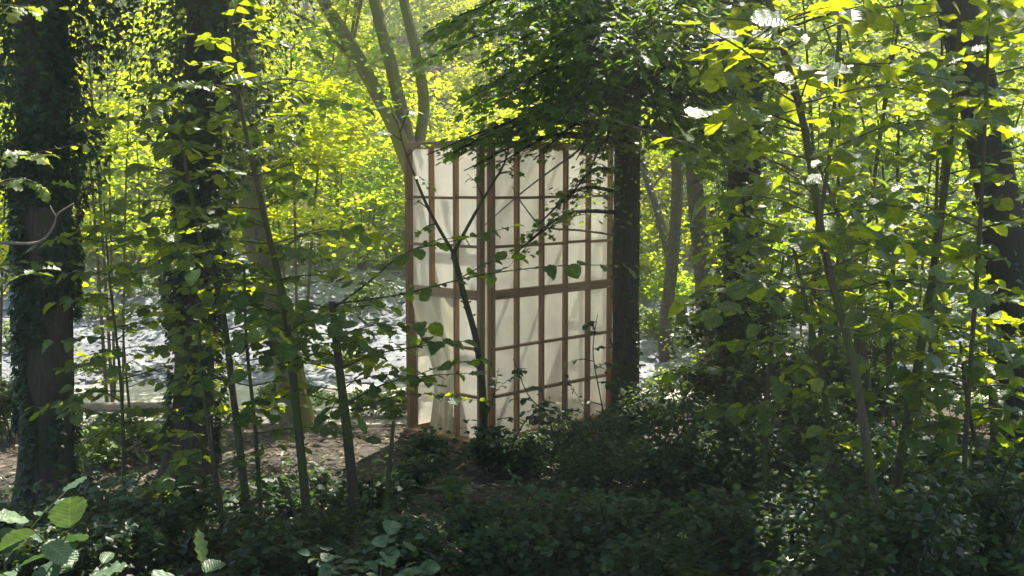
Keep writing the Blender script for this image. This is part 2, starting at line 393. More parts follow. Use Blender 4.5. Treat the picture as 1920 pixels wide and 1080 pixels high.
# ------------------------------------------------------------------ ground
ys = np.concatenate([np.arange(-30, -2, 2.5), np.arange(-2, 4, .4), np.arange(4, 31, .14), np.arange(31, 60, 1.0), np.arange(60, 410, 12)])
xs = np.concatenate([np.arange(-250, -24, 12), np.arange(-24, -8, .8), np.arange(-8, 8, .14), np.arange(8, 24, .8), np.arange(24, 260, 12)])
def sheet(name, xs, ys, zf, mat):
    V = [(x, y, zf(x, y)) for y in ys for x in xs]; nx = len(xs)
    i = np.arange(len(ys) - 1)[:, None] * nx + np.arange(nx - 1)[None]
    Fc = np.stack([i, i + 1, i + 1 + nx, i + nx], -1).reshape(-1, 4)
    me = mesh_np(name, np.array(V), Fc, 4, None, True); me.materials.append(mat)
    return link(name, me)
g = sheet('ground', xs, ys, gz, M['dirt']); tag(g, kind='structure')
def bank_z(x, y):
    e = min(1, max(0, (y - 18.6 - .5 * noise.noise(Vector((x * .4, 0, 5)))) / .5)) * min(1, max(0, (31 - y) / 3))
    rel = .10 * abs(noise.noise(Vector((x * .9, y * .9, 9)))) + .07 * noise.noise(Vector((x * 1.9, y * 1.9, 7))) + .03 * noise.noise(Vector((x * 4, y * 4, 2))) + .012 * noise.noise(Vector((x * 9, y * 9, 4)))
    return gz(x, y) - .05 + e * (.10 + rel * 1.3)
bk = sheet('gravel_bank', np.arange(-15, 15.1, .13), np.arange(18.2, 31, .13), bank_z, M['gravel']); tag(bk, kind='structure')
pth = sheet('path', np.arange(-15, 15.1, .3), np.arange(14.6, 20.6, .15),  # pale sheet widened to cover the sunlit ground
            lambda x, y: gz(x, y) + .012 - .05 * max(0, 1 - (y - (15.3 if x < -1 else 17.0 if x > .5 else 15.3 + 1.7 * (x + 1) / 1.5) - .5 * noise.noise(Vector((x * .7, 1, 1)))) / .5) * (y < 17.4) - .05 * max(0, (y - 20.0) / .5), M['path']); tag(pth, kind='structure')

# loose stones on the bank, uncountable
mb = MB()
ico = [(0, 0, 1), (.9, 0, .2), (.25, .85, .25), (-.75, .5, .2), (-.7, -.55, .25), (.3, -.85, .2), (0, 0, -.6)]
icf = [(0, 1, 2), (0, 2, 3), (0, 3, 4), (0, 4, 5), (0, 5, 1), (6, 2, 1), (6, 3, 2), (6, 4, 3), (6, 5, 4), (6, 1, 5)]
for i in range(7000):
    x, y = random.uniform(-11, 10), 18.9 + 9.5 * random.random() ** 1.4
    s = .025 + .12 * random.random() ** 4; a = random.random() * 6.28; zz = bank_z(x, y)
    mb.add([(x + s * (v[0] * math.cos(a) - v[1] * math.sin(a)) * random.uniform(.8, 1.3), y + s * (v[0] * math.sin(a) + v[1] * math.cos(a)), zz + s * v[2] * .6) for v in ico], icf)
o = mb.build('loose_stones', M['stone']); tag(o, 'loose grey stones scattered over the sunlit gravel bank', 'stones', kind='stuff')

# fallen leaves on the soil
def ground_scatter(n, x0, x1, y0, y1, keep=lambda x, y: True):
    P = []
    while len(P) < n:
        x, y = random.uniform(x0, x1), random.uniform(y0, y1)
        if keep(x, y): P.append((x, y, gz(x, y)))
    return np.array(P)
P = ground_scatter(10000, -6.5, 6, 8, 16); n = len(P); P[:, 2] += .012
o = leaf_cloud('leaf_litter', P, rand_dirs(n, .25), rand_norm(n, .4), rng.uniform(.03, .10, n), T_OVAL, M['litter'])
tag(o, 'brown fallen leaves strewn over the bare soil', 'leaf litter', kind='stuff')

# ------------------------------------------------------------------ timber pavilion
A = R(43)
C0 = Vector((-.34, 14.0, 0)); C0.z = 0.0
UL = Vector((-math.cos(A), math.sin(A), 0)); UR = Vector((math.sin(A), math.cos(A), 0))
OL = Vector((-math.sin(A), -math.cos(A), 0)); OR = Vector((math.cos(A), -math.sin(A), 0))
pav = thing('timber_pavilion', C0, 'tall timber-framed pavilion walled with white translucent membrane among the trees', 'pavilion')
SW, SD, H = .040, .075, 3.80
def piece(name, c, L, wd, dp, along, side, mat='wood'):
    """a sawn timber centred at c: its local X runs along its length"""
    along = along.normalized(); up = along.cross(side).normalized()
    mb = MB(); hx, hy, hz, b = L / 2, wd / 2, dp / 2, .003
    prof = [(-hy + b, -hz), (hy - b, -hz), (hy, -hz + b), (hy, hz - b), (hy - b, hz), (-hy + b, hz), (-hy, hz - b), (-hy, -hz + b)]
    vs = [(x, y, z) for x in (-hx, hx) for y, z in prof]
    fs = [(i, (i + 1) % 8, 8 + (i + 1) % 8, 8 + i) for i in range(8)] + [tuple(range(7, -1, -1)), tuple(range(8, 16))]
    mb.add(vs, fs)
    o = mb.build(name, M[mat], pav)
    m = Matrix((along, side, up)).transposed().to_4x4()
    m.translation = Vector(c) - C0
    o.matrix_basis = m
    return o
Z = Vector((0, 0, 1))
ROWS = [.64, 1.235, 2.50, 3.10]
def wall(U, O, start, bay, nb, door=None, outer=1):
    """U along the wall, O outward; studs stand outside the membrane"""
    L = bay * nb; base = C0 + start
    for i in range(nb + 1):
        u = i * bay
        ext = (i in (0, nb))
        wd = .062 if ext else SW
        uu = u + (wd / 2 - SW / 2 if i == 0 else (-(wd / 2 - SW / 2) if i == nb else 0))
        z0 = .1
        if door and i in door['skip']:
            z0 = 1.96
        piece('corner_post' if ext else 'stud', base + U * uu + O * (SD / 2) + Z * ((z0 + H - .09) / 2), H - .09 - z0, wd, SD + (.012 if ext else 0), Z, U)
    piece('top_plate', base + U * (L / 2) + O * (SD / 2) + Z * (H - .045), L + SD * .9, .088, .10, U, Z)
    if not door: piece('sill_plate', base + U * (L / 2) + O * (SD / 2) + Z * .05, L + SD * .9, .098, .10, U, Z)
    else: piece('sill_plate', base + U * (L / 2) + O * (SD / 2 + .02) + Z * .045, L + SD * .9, .088, .16, U, Z)
    for i in range(nb):
        a, b = i * bay + SW / 2 + .001, (i + 1) * bay - SW / 2 - .001
        if i == 0: a += .03
        if i == nb - 1: b -= .03
        c = base + U * ((a + b) / 2)
        indoor = door and i in door['bays']
        for z in ROWS:
            if indoor and z < 1.9: continue
            piece('nogging', c + O * (.030 + random.uniform(-.002, .004)) + Z * (z + random.uniform(-.006, .006)), b - a, .034, .056, U, Z)
        if indoor:
            if i == door['bays'][0]:
                bb = door['bays'][-1]; b2 = (bb + 1) * bay - SW / 2 - .001
                if bb == nb - 1: b2 -= .03
                piece('door_header', base + U * ((a + b2) / 2) + O * (SD / 2) + Z * 1.905, b2 - a, .12, SD - .006, U, Z, 'pale_wood')
        else:
            piece('mid_beam', c + O * (SD / 2) + Z * 1.905, b - a, .115, SD - .006, U, Z)
    # membrane, slightly slack, in two storeys
    for (z0, z1) in ((.1, 1.9), (1.905, H - .09)):
        cuts = [(0, L)]
        if door and z0 < 1:
            d0, d1 = door['bays'][0] * bay, (door['bays'][-1] + 1) * bay
            cuts = [(s, e) for s, e in ((0, d0), (d1, L)) if e - s > .05]
        for s, e in cuts:
            nx, nz = max(6, int((e - s) / .05)), int((z1 - z0) / .06)
            V = []; Fc = []
            for j in range(nz + 1):
                for i in range(nx + 1):
                    u = s + (e - s) * i / nx; z = z0 + (z1 - z0) * j / nz
                    sl = -.006 + .012 * noise.noise(Vector((u * 2.3, z * 1.6, L + outer * 5))) * min(1, 6 * abs(math.sin(math.pi * u / bay)))
                    p = start + U * u + O * (-.004 - abs(sl)) + Z * z
                    V.append(tuple(p))
            for j in range(nz):
                for i in range(nx):
                    k = j * (nx + 1) + i; Fc.append((k, k + 1, k + nx + 2, k + nx + 1))
            me = mesh_np('membrane', np.array(V), np.array(Fc), 4, None, True); me.materials.append(M['film'])
            link('membrane', me, pav)
LB, RB, NL, NR = .44, .47, 3, 6
LL, LR = LB * NL, RB * NR
# corner gap of two panels standing side by side
wall(UR, OR, UR * .075 + Vector((0, 0, 0)), RB, NR)
wall(UL, OL, UL * .01, LB, NL, door={'bays': [1, 2], 'skip': [2]})
wall(UR, -OR, UL * (LL + .02) + UR * .075, RB, NR, outer=-1)
wall(UL, -OL, UR * (LR + .10) + UL * .01, LB, NL, outer=-1)
for k in (.25, .5, .75):                       # ceiling joists tie the tops together
    c = C0 + UR * (.075 + LR * k) + UL * (LL / 2)
    piece('roof_joist', c + Z * (H - .085), LL - .03, .07, .045, UL, Z)

V = []; Fc = []; nx, nz = 24, 12  # unseen sheet over the open top, added to soften the sun inside
for j in range(nz + 1):
    for i in range(nx + 1):
        p = UR * (.03 + (LR + .1) * i / nx) + UL * (-.02 + (LL + .04) * j / nz) + Z * (H + .004 - .03 * math.sin(math.pi * j / nz) * abs(math.sin(math.pi * 4 * i / nx)))
        V.append(tuple(p))
for j in range(nz):
    for i in range(nx):
        k = j * (nx + 1) + i; Fc.append((k, k + 1, k + nx + 2, k + nx + 1))
me = mesh_np('roof_membrane', np.array(V), np.array(Fc), 4, None, True); me.materials.append(M['roof_film']); link('roof_membrane', me, pav)

P = []
for k in range(1500):
    U_, O_, L_w = random.choice(((UR, OR, LR + .1), (UL, OL, LL)))
    p = C0 + U_ * random.uniform(-.1, L_w) + O_ * (.09 + abs(random.gauss(0, .13)))
    P.append((p.x, p.y, gz(p.x, p.y) + .02 + random.random() * .05))
P = np.array(P); n = len(P)
o = leaf_cloud('drifted_leaves', P, rand_dirs(n, .35), rand_norm(n, .6), rng.uniform(.04, .10, n), T_OVAL, M['litter'])
tag(o, 'brown leaves drifted against the sill of the pavilion', 'leaf litter', kind='stuff')

# cream curtain in the doorway of the pavilion
V = []; Fc = []
nu, nv = 34, 60
for j in range(nv + 1):
    z = 1.85 - 1.73 * j / nv; q = j / nv
    left = np.interp(z, [0, .9, 1.1, 1.25, 1.5, 1.85], [.44, .42, .50, .64, .80, .86])      # distance from the inner stud
    right = np.interp(z, [0, .7, 1.05, 1.2, 1.85], [.10, .08, -.02, -.01, .02])
    for i in range(nu + 1):
        s = i / nu
        u = LB * 1 + right + (left - right) * s
        fold = .03 * math.sin(s * 17 + 3 * q + 1.1 * math.sin(q * 3)) * (.25 + q) + .02 * math.sin((s - .3 * q) * 38) * q
        diag = .025 * math.sin((s * 1.1 + q * 1.4) * 13) * max(0, 1 - 2.2 * q)
        p = UL * (u + .012 * math.sin(q * 9 + s * 5)) + OL * (.04 + fold + diag) + Z * (z + .05 * s * (1 - q) * 0)
        V.append(tuple(p))
for j in range(nv):
    for i in range(nu):
        k = j * (nu + 1) + i; Fc.append((k, k + 1, k + nu + 2, k + nu + 1))
me = mesh_np('door_curtain', np.array(V), np.array(Fc), 4, None, True); me.materials.append(M['cloth'])
o = link('door_curtain', me); o.location = C0
tag(o, 'cream cloth curtain drawn aside in the pavilion doorway', 'curtain')

# ------------------------------------------------------------------ trees
def trunk_pts(pix, n=40):
    return spline([at(*p) for p in pix], n)
def add_trunk(root, pts, r0, r1, mat, seg=24, flare=.0, name='trunk', rough=.10):
    mb = MB(); base = root.location; n = len(pts); rad = []
    for i, p in enumerate(pts):
        t = i / (n - 1); h = p.z - pts[0].z
        rad.append(r0 + (r1 - r0) * t + flare * math.exp(-h / .28))
    mb.tube(pts, rad, seg, rough, seed=base.x * 3)
    return mb.build(name, mat, root, True, base)
def add_limb(root, pts, r0, r1, mat, seg=7, name='limb', rough=.05, parent=None):
    mb = MB(); n = len(pts)
    mb.tube(pts, [r0 + (r1 - r0) * i / (n - 1) for i in range(n)], seg, rough, seed=pts[0].x)
    return mb.build(name, mat, parent or root, True, root.location)
def ivy_on(root, pts, rfun, n, size, reach, z0=None, z1=None, mat='ivy'):
    """ivy leaves climbing a trunk"""
    P = []; X = []; Nn = []
    pz = [p.z for p in pts]
    z0 = z0 if z0 is not None else pz[0]; z1 = z1 if z1 is not None else pz[-1]
    for i in range(n):
        z = z0 + (z1 - z0) * random.random()
        cx = np.interp(z, pz, [p.x for p in pts]); cyy = np.interp(z, pz, [p.y for p in pts])
        a = random.random() * 6.283
        d = noise.noise(Vector((math.cos(a) * 1.3 + root.location.x, math.sin(a) * 1.3, z * 1.1)))
        rc = reach(z)
        if d < -.05 and rc < .18: continue
        r = rfun(z) + (.01 + rc * max(.1, .5 + d * 1.3)) * random.random() ** .6
        P.append((cx + r * math.cos(a), cyy + r * math.sin(a), z))
        X.append((math.cos(a) * .6 + random.gauss(0, .5), math.sin(a) * .6 + random.gauss(0, .5), -.9 + random.gauss(0, .3)))
        Nn.append((math.cos(a) + random.gauss(0, .4), math.sin(a) + random.gauss(0, .4), .7 + random.gauss(0, .3)))
    P = np.array(P); m = len(P)
    return leaf_cloud('ivy', P, np.array(X), np.array(Nn), size * rng.uniform(.6, 1.25, m), T_IVY, M[mat], root, root.location)
def add_crown(root, top, centres, radii, nleaf, size, mat, tpl=T_OVAL, bark='bark_dark', nlimb=10, flat=.4, r=.06, attach=None, tilt=.45):
    C = np.asarray(centres); base = root.location
    P = clump_points(C, radii, nleaf, flat); n = len(P)
    o = leaf_cloud('crown', P, rand_dirs(n), rand_norm(n, tilt), size * rng.uniform(.4, 1.45, n), tpl, M[mat], root, base)
    idx = rng.choice(len(C), min(nlimb, len(C)), replace=False)
    for k in idx:
        e = Vector(C[k]); s = Vector(top) if attach is None else attach(e)
        mid = s.lerp(e, .5) + Vector((0, 0, .12 * (e - s).length)) + Vector((random.uniform(-.2, .2), random.uniform(-.2, .2), 0))
        add_limb(root, spline([s, mid, e], 9), r, r * .2, M[bark], 6)
    return o

def trunk_at(pts, z):
    return min(pts, key=lambda p: abs(p.z - z))
def big_tree(label, pix, D, r0, r1, flare, ivy=None, crown=None, bark='bark', group=None, name='ivy_tree', rough=.10, extra_top=None):
    b = at(*pix[0], D); b.z = gz(b.x, b.y) - .08
    pts = [b] + [at(px, py, D) for px, py in pix[1:]]
    if extra_top: pts.append(pts[-1] + Vector(extra_top))
    pts = spline(pts, 46)
    root = thing(name, b, label, 'tree', group)
    add_trunk(root, pts, r0, r1, M[bark], 26, flare, rough=rough)
    return root, pts

# tall ivy-clad tree at the left edge
t1, p1 = big_tree('thick straight ivy-clad trunk at the left edge of the picture', [(85, 965), (86, 700), (84, 400), (78, 100), (72, -100)], 10.8, .245, .22, .10, extra_top=(-.1, .1, 4.0))
ivy_on(t1, p1, lambda z: .24, 17000, .07, lambda z: .07 + .80 * max(0, min(1, (z - 2.9) / 1.5)), .3, 8)
# second tree
t2, p2 = big_tree('ivy-covered trunk with a flared foot, second from the left edge', [(352, 905), (362, 760), (368, 560), (378, 300), (388, 60), (390, -80)], 12.3, .205, .20, .26, extra_top=(.1, .1, 4.0))
ivy_on(t2, p2, lambda z: .21, 22000, .07, lambda z: .12 + .85 * max(0, min(1, (z - 2.0) / 1.8)), .25, 8.5)
# trunk right of the pavilion
t3, p3 = big_tree('dark straight trunk standing against the right end of the pavilion', [(1172, 815), (1173, 600), (1176, 300), (1180, 60), (1182, -80)], 14.6, .172, .145, .10, extra_top=(.1, .1, 4.5), bark='bark', rough=.16)
ivy_on(t3, p3, lambda z: .165, 1500, .06, lambda z: .05 + .05 * max(0, min(1, z - 3)), .1, 8)
# dark ivy trunk further right
t4, p4 = big_tree('dark leafy ivy-smothered trunk right of the pavilion, behind the shrubs', [(1375, 790), (1382, 600), (1392, 400), (1400, 200), (1405, -60)], 16.2, .25, .2, .08, extra_top=(.1, .2, 4.0), bark='bark_dark')
ivy_on(t4, p4, lambda z: .24, 6500, .075, lambda z: .28 + .10 * math.sin(z * 2.2), .1, 8)
# leaning trunk at the right edge
t5, p5 = big_tree('large leaning dark trunk at the right edge of the picture', [(1925, 860), (1908, 680), (1886, 480), (1848, 250), (1812, 80), (1770, -90)], 11.2, .20, .19, .06, extra_top=(-.9, .1, 3.6), bark='bark_dark')
ivy_on(t5, p5, lambda z: .2, 900, .06, lambda z: .04, .3, 7)
# brown trunk between the saplings on the left
t6, p6 = big_tree('brown trunk behind the slim saplings left of the pavilion', [(560, 800), (542, 690), (505, 540), (478, 420), (462, 250), (450, -60)], 15.2, .20, .15, .10, bark='bark_moss', name='woodland_tree', extra_top=(-.3, .2, 3.0))
cc = np.array([tuple(at(random.uniform(400, 640), random.uniform(40, 470), random.uniform(15.0, 17.4))) for k in range(26)])
add_crown(t6, p6[-1], cc, rng.uniform(.35, .7, 26), 3600, .11, 'bg_leaf', T_MAPLE, 'bark_sap', 9, .35, .025, attach=lambda e: trunk_at(p6, e.z - .3))
# pale trunks behind, right of the pavilion
for lab, pix, D, r0, r1 in (
        ('pale upright trunk in the bright gap right of the dark pavilion-side trunk', [(1326, 745), (1322, 600), (1312, 450), (1300, 300), (1292, 80), (1280, -60)], 19, .15, .12),
        ('slim bent trunk in the bright gap, beside the dark pavilion-side trunk', [(1255, 735), (1247, 620), (1262, 480), (1270, 340), (1262, 200), (1262, -60)], 20.5, .12, .08),
        ('thin slanting trunk crossing the bright gap beside the pavilion', [(1285, 740), (1272, 560), (1240, 420), (1208, 320), (1180, 180)], 22, .10, .05)):
    t, p = big_tree(lab, pix, D, r0, r1, .07, bark='bark', name='woodland_tree', rough=.18)
    ivy_on(t, p, lambda z, r=r0: r * .85, 900, .07, lambda z: .06, .1, 6)

# mossy tree of three stems behind the pavilion
b = at(792, 700, 20.0); b.z = gz(b.x, b.y) - .05
moss = thing('mossy_tree', b, 'mossy tree with three sunlit stems rising behind the pavilion', 'tree', None)
fk = at(775, 330, 20)
add_trunk(moss, spline([b, at(790, 520, 20), fk], 20), .22, .17, M['bark_moss'], 18, .1)
for pix, r0, r1, Ds in (([(775, 330), (735, 230), (672, 110), (606, 0), (560, -110), (520, -260)], .145, .09, 20),
                        ([(775, 330), (760, 240), (735, 130), (702, 0), (690, -120), (690, -280)], .135, .08, 20.2),
                        ([(775, 330), (795, 200), (782, 110), (757, 0), (745, -110), (760, -260)], .11, .07, 20.6)):
    pts = spline([fk] + [at(px, py, Ds) for px, py in pix[1:]], 40)
    add_limb(moss, pts, r0, r1, M['bark_moss'], 16, 'stem', .22)
add_limb(moss, spline([at(690, 140, 20), at(640, 90, 20), at(590, 45, 19.8), at(540, 20, 19.6)], 10), .05, .02, M['bark_moss'], 7)
cc = np.vstack([ellipsoid_centres(22, (fk.x + .4, 21.6, 9.2), (2.8, 2.2, 1.8)), ellipsoid_centres(10, (fk.x - 2.6, 20.6, 5.0), (1.8, 1.6, 1.4))])
add_crown(moss, at(690, -120, 20), cc, rng.uniform(.7, 1.3, len(cc)), 8000, .12, 'bg_leaf', nlimb=12, bark='bark_moss')

# unseen crowns of the near trees, placed and stretched to darken the foreground
def overhead(root, pts, c, r, nc, nl, size=.15, mat='maple'):
    cc = ellipsoid_centres(nc, c, r, .35)
    add_crown(root, pts[-1], cc, rng.uniform(.9, 1.7, nc), nl, size, mat, T_OVAL, nlimb=12, r=.08)
overhead(t1, p1, (-4.8, 7.5, 9.8), (5.2, 7.6, 2.4), 76, 32000)
overhead(t2, p2, (-2.2, 15.6, 10.2), (4.0, 2.6, 2.0), 40, 13000)
overhead(t3, p3, (.6, 11.0, 10.0), (3.8, 7.4, 2.5), 76, 26000)
overhead(t4, p4, (3.8, 14.4, 10.3), (3.8, 2.8, 1.7), 48, 24000)
overhead(t5, p5, (5.6, 1.8, 9.6), (6.5, 6.0, 2.4), 80, 38000)

# the low dark boughs of the tree right of the pavilion, hanging over it
def hanging(root, specs, mat, leafset, nstuff, size, name='bough'):
    base = root.location; singles = []
    for a, e, drop, wd in specs:
        s, e = Vector(a), Vector(e)
        mid = s.lerp(e, .55) + Vector((0, 0, .25))
        pts = spline([s, mid, e], 14)
        bo = add_limb(root, pts, .032, .006, M['bark_dark'], 6, name)
        P = []; X = []
        for k in range(nstuff):
            t = .18 + .82 * random.random(); q = pts[min(13, int(t * 13))]
            lat = random.gauss(0, wd * (1.15 - t * .7))
            d = (e - s).normalized(); sd = d.cross(Z).normalized()
            P.append(q + sd * lat + d * random.gauss(0, .1) + Vector((0, 0, random.gauss(0, .07) - abs(lat) * drop)))
            X.append(d + sd * math.copysign(.9, lat) + Vector((random.gauss(0, .4), random.gauss(0, .4), -.35 + random.gauss(0, .2))))
        P = np.array([tuple(p) for p in P]); X = np.array([tuple(p) for p in X]); n = len(P)
        leaf_cloud('foliage', P, X, rand_norm(n, .55), size * rng.uniform(.6, 1.25, n), T_MAPLE, M[mat], bo, base)
        mb = MB()
        for k in range(14):                                            # side twigs
            t = .2 + .75 * random.random(); q = pts[int(t * 13)]
            j = random.randrange(n); tgt = Vector(P[j])
            if (tgt - q).length < 1.2: mb.tube([q, q.lerp(tgt, .5) + Vector((0, 0, .03)), tgt], [.006, .004, .002], 4)
        if mb.v: mb.build('twig', M['bark_dark'], bo, True, base)
specs = []
for (px, py, D) in ((830, 60, 13.4), (900, 120, 12.8), (870, 190, 13.6), (960, 30, 12.0), (1020, 110, 12.2), (990, 200, 12.6), (1060, 40, 11.8),
                    (1090, 160, 12.0), (1130, 90, 12.6), (1230, 60, 12.4), (1260, 170, 12.8), (1330, 90, 12.6), (1380, 180, 13.2), (1300, 240, 13.0),
                    (1420, 60, 13.4), (1420, 270, 13.8), (1170, 200, 12.6), (1150, 20, 12.8), (850, 285, 13.2), (940, 270, 13.0), (1340, 320, 14.4), (780, 120, 14.2)):
    e = at(px, py, D); s = trunk_at(p3, e.z + .55)
    specs.append((s, e, .35, .34))
for (px, py, D) in ((860, 30, 11.8), (1000, 20, 11.2), (1100, 100, 11.0), (1200, 130, 11.4), (1280, 60, 11.6), (1350, 230, 12.0), (1440, 150, 12.2), (1470, 60, 12.6), (1460, 240, 13.0), (1400, 310, 13.4), (1310, 20, 11.6), (800, 60, 12.6), (1240, 230, 12.2), (1050, 230, 11.8), (920, 200, 12.2)):
    e = at(px, py, D); s = trunk_at(p3, e.z + .55)
    specs.append((s, e, .35, .40))
hanging(t3, specs, 'maple', None, 260, .128)
# sparse drooping spray in front of the membrane
specs = []
for (px, py, D) in ((1010, 420, 12.9), (960, 480, 13.1), (1060, 380, 13.2), (1100, 330, 13.3), (820, 300, 13.2), (1000, 300, 13.0), (870, 320, 13.0), (800, 290, 13.2), (1080, 300, 12.8), (930, 310, 12.9), (1130, 290, 13)):
    e = at(px, py, D); s = trunk_at(p3, e.z + .35); specs.append((s, e, .3, .16))
hanging(t3, specs, 'maple', None, 90, .085)
# pale bare branches across the front
for pix in ([(1150, 235, 14.4), (1060, 300, 13.4), (980, 360, 13.2), (905, 425, 13.0)],
            [(1500, 365, 13), (1420, 330, 12.4), (1300, 275, 12.2), (1180, 235, 12.2), (1060, 205, 12.4), (960, 190, 12.6)],
            [(1150, 440, 14.5), (1090, 432, 13.7), (1020, 425, 13.4), (985, 390, 13.3), (960, 350, 13.3)]):
    add_limb(t3, spline([at(*p) for p in pix], 16), .016, .006, M['deadwood'], 6, 'bare_branch')

# ------------------------------------------------------------------ saplings with leaves one can pick apart
def frame(X, Nn):
    X = X.normalized(); Nn = (Nn - X * X.dot(Nn)).normalized(); return X, Nn.cross(X), Nn
def put_leaf(parent, p, X, Nn, s, kind, base):
    X, Y, Nn = frame(X, Nn); me = random.choice(LM[kind])
    o = bpy.data.objects.new('leaf', me); col.objects.link(o); o.parent = parent
    m = Matrix((X * s, Y * s * random.uniform(.85, 1.15), Nn * s)).transposed().to_4x4(); m.translation = p - base
    o.matrix_basis = m
    return o
NLEAF = [0]; REST = {}
KT = {'pale': (T_HAZ[0], 'hazel_pale'), 'hazel': (T_HAZ[0], 'hazel'), 'oak': (T_OAK[0], 'oak'), 'maple': (T_MAPLE, 'maple'), 'bramble': (T_OVAL, 'bramble')}
def flush_rest(root):
    for key in [k for k in REST if k[0] == root.name]:
        L = REST.pop(key); tpl, mt = KT[key[1]]
        f = lambda i: np.array([tuple(l[i]) for l in L])
        leaf_cloud('foliage', f(0), f(1), f(2), np.array([l[3] for l in L]), tpl, M[mt], root, root.location)
def leafy_branch(root, pts, r0, kind, size, bark, gap=.62, start=.2, tilt=.40, twigs=1, name='branch', droop=.15, budget=[0, 300]):
    """a branch with alternate leaves held nearly level, and short side twigs"""
    base = root.location
    L = sum((pts[i + 1] - pts[i]).length for i in range(len(pts) - 1))
    mb = MB(); n = len(pts)
    mb.tube(pts, [r0 * (1 - .8 * i / (n - 1)) for i in range(n)], 5)
    rows = [(pts, start)]
    for k in range(twigs):
        t = random.uniform(.25, .8); i = min(n - 2, int(t * (n - 1))); d = (pts[i + 1] - pts[i]).normalized()
        sd = d.cross(Z).normalized() * (1 if k % 2 else -1)
        l2 = L * random.uniform(.25, .45)
        e = pts[i] + (d * .7 + sd * random.uniform(.6, 1.0)).normalized() * l2 + Vector((0, 0, random.uniform(-.1, .1) * l2))
        tw = spline([pts[i], pts[i].lerp(e, .5) + Vector((0, 0, .06 * l2)), e], 6)
        mb.tube(tw, [r0 * .5 * (1 - .7 * j / 5) for j in range(6)], 4)
        rows.append((tw, .15))
    bo = mb.build(name, M[bark], root, True, base)
    side = 1
    for pl, st in rows:
        Ll = sum((pl[i + 1] - pl[i]).length for i in range(len(pl) - 1)); m = len(pl)
        k = max(2, int(Ll * (1 - st) / (size * gap)))
        for j in range(k + 1):
            if random.random() < .10: continue
            t = st + (1 - st) * j / k; x = t * (m - 1); i = min(m - 2, int(x)); p = pl[i].lerp(pl[i + 1], x - i)
            d = (pl[i + 1] - pl[i]).normalized(); sd = d.cross(Z); sd = sd.normalized() if sd.length > .1 else Vector((1, 0, 0))
            X = d if j == k else d * random.uniform(.25, .8) + sd * side
            X = X.normalized() + Vector((random.gauss(0, .15), random.gauss(0, .15), -droop + random.gauss(0, .24)))
            Nn = Vector((random.gauss(0, tilt), random.gauss(0, tilt) - .05, 1))
            side = -side; sz = size * random.choice((random.uniform(.45, .8), random.uniform(.75, 1.15), random.uniform(1.0, 1.35)))
            if budget[0] >= budget[1]: REST.setdefault((root.name, kind), []).append((p, X, Nn, sz)); continue
            put_leaf(bo, p, X, Nn, sz, kind, base); budget[0] += 1; NLEAF[0] += 1
    return bo
def sapling(label, pix, r0, r1, nb, blen, size, kind='hazel', bark='bark_sap', frange=(.35, 1), az=None, name='hazel_sapling', group=None,
            custom=(), twigs=1, ground=True, up=.15, droop=.15, cap=300, gap=.62):
    P = [at(*p) for p in pix]
    if ground: P[0].z = gz(P[0].x, P[0].y) - .04
    pts = spline(P, 30)
    root = thing(name, P[0], label, 'sapling', group); bud = [0, cap]
    add_limb(root, pts, r0, r1, M[bark], 10, 'stem', .06)
    for cp in custom:
        leafy_branch(root, spline([at(*p) for p in cp], 14), .011, kind, size, bark, gap, .12, twigs=twigs, droop=droop, budget=bud)
    nb = int(nb * 1.7)
    for k in range(nb):
        t = frange[0] + (frange[1] - frange[0]) * (k + random.random() * .6) / nb
        s = pts[min(29, int(t * 29))]
        a = k * 2.4 + random.uniform(-.5, .5) if az is None else random.uniform(*az)
        l = blen * 1.1 * random.uniform(.6, 1.2) * (1.1 - .4 * t)
        d = Vector((math.cos(a), math.sin(a), 0))
        e = s + d * l + Vector((0, 0, l * random.uniform(-.12, up)))
        leafy_branch(root, spline([s, s.lerp(e, .5) + Vector((0, 0, .09 * l)), e], 9), .007, kind, size, bark, gap, .2, twigs=twigs, droop=droop, budget=bud)
    flush_rest(root)
    return root

sapling('slim sapling left of the pavilion whose tall thin stem crosses the whole picture', [(580, 995, 9.7), (556, 770, 9.7), (532, 570, 9.7), (490, 380, 9.6), (452, 200, 9.5), (422, -40, 9.4)],
        .042, .010, 24, 1.0, .125, twigs=1, frange=(.32, 1), gap=.55)
sapling('short-topped dark sapling nearest the pavilion on its left', [(668, 985, 9.9), (652, 820, 9.9), (636, 690, 9.9), (622, 565, 9.9)], .05, .03, 11, 1.0, .125, frange=(.45, 1),
        custom=([(624, 570, 9.9), (700, 560, 9.6), (770, 548, 9.5), (900, 516, 9.4), (1050, 498, 9.4), (1190, 498, 9.4)],
                [(622, 580, 9.9), (690, 530, 9.8), (760, 474, 9.7), (850, 452, 9.7), (965, 424, 9.6)],
                [(640, 690, 9.9), (700, 665, 9.7), (780, 650, 9.5), (870, 640, 9.3)],
                [(645, 760, 9.9), (720, 720, 9.5), (800, 705, 9.2), (880, 700, 9.0)]))
sapling('sapling stem rising in front of the second ivy trunk', [(470, 1005, 9.6), (442, 780, 9.8), (415, 570, 10), (380, 470, 10), (352, 330, 10), (318, 150, 10)], .036, .010, 20, .85, .115, frange=(.3, 1))
sapling('very thin straight sapling between two stouter stems on the left', [(492, 995, 9.8), (478, 800, 9.8), (462, 640, 9.8), (458, 500, 9.8)], .021, .010, 8, .75, .115, frange=(.3, 1))
sapling('dark crooked sapling at the foot of the second ivy trunk', [(422, 1005, 9.4), (398, 850, 9.6), (378, 700, 9.8), (372, 600, 9.8)], .028, .010, 9, .8, .115, frange=(.25, 1))
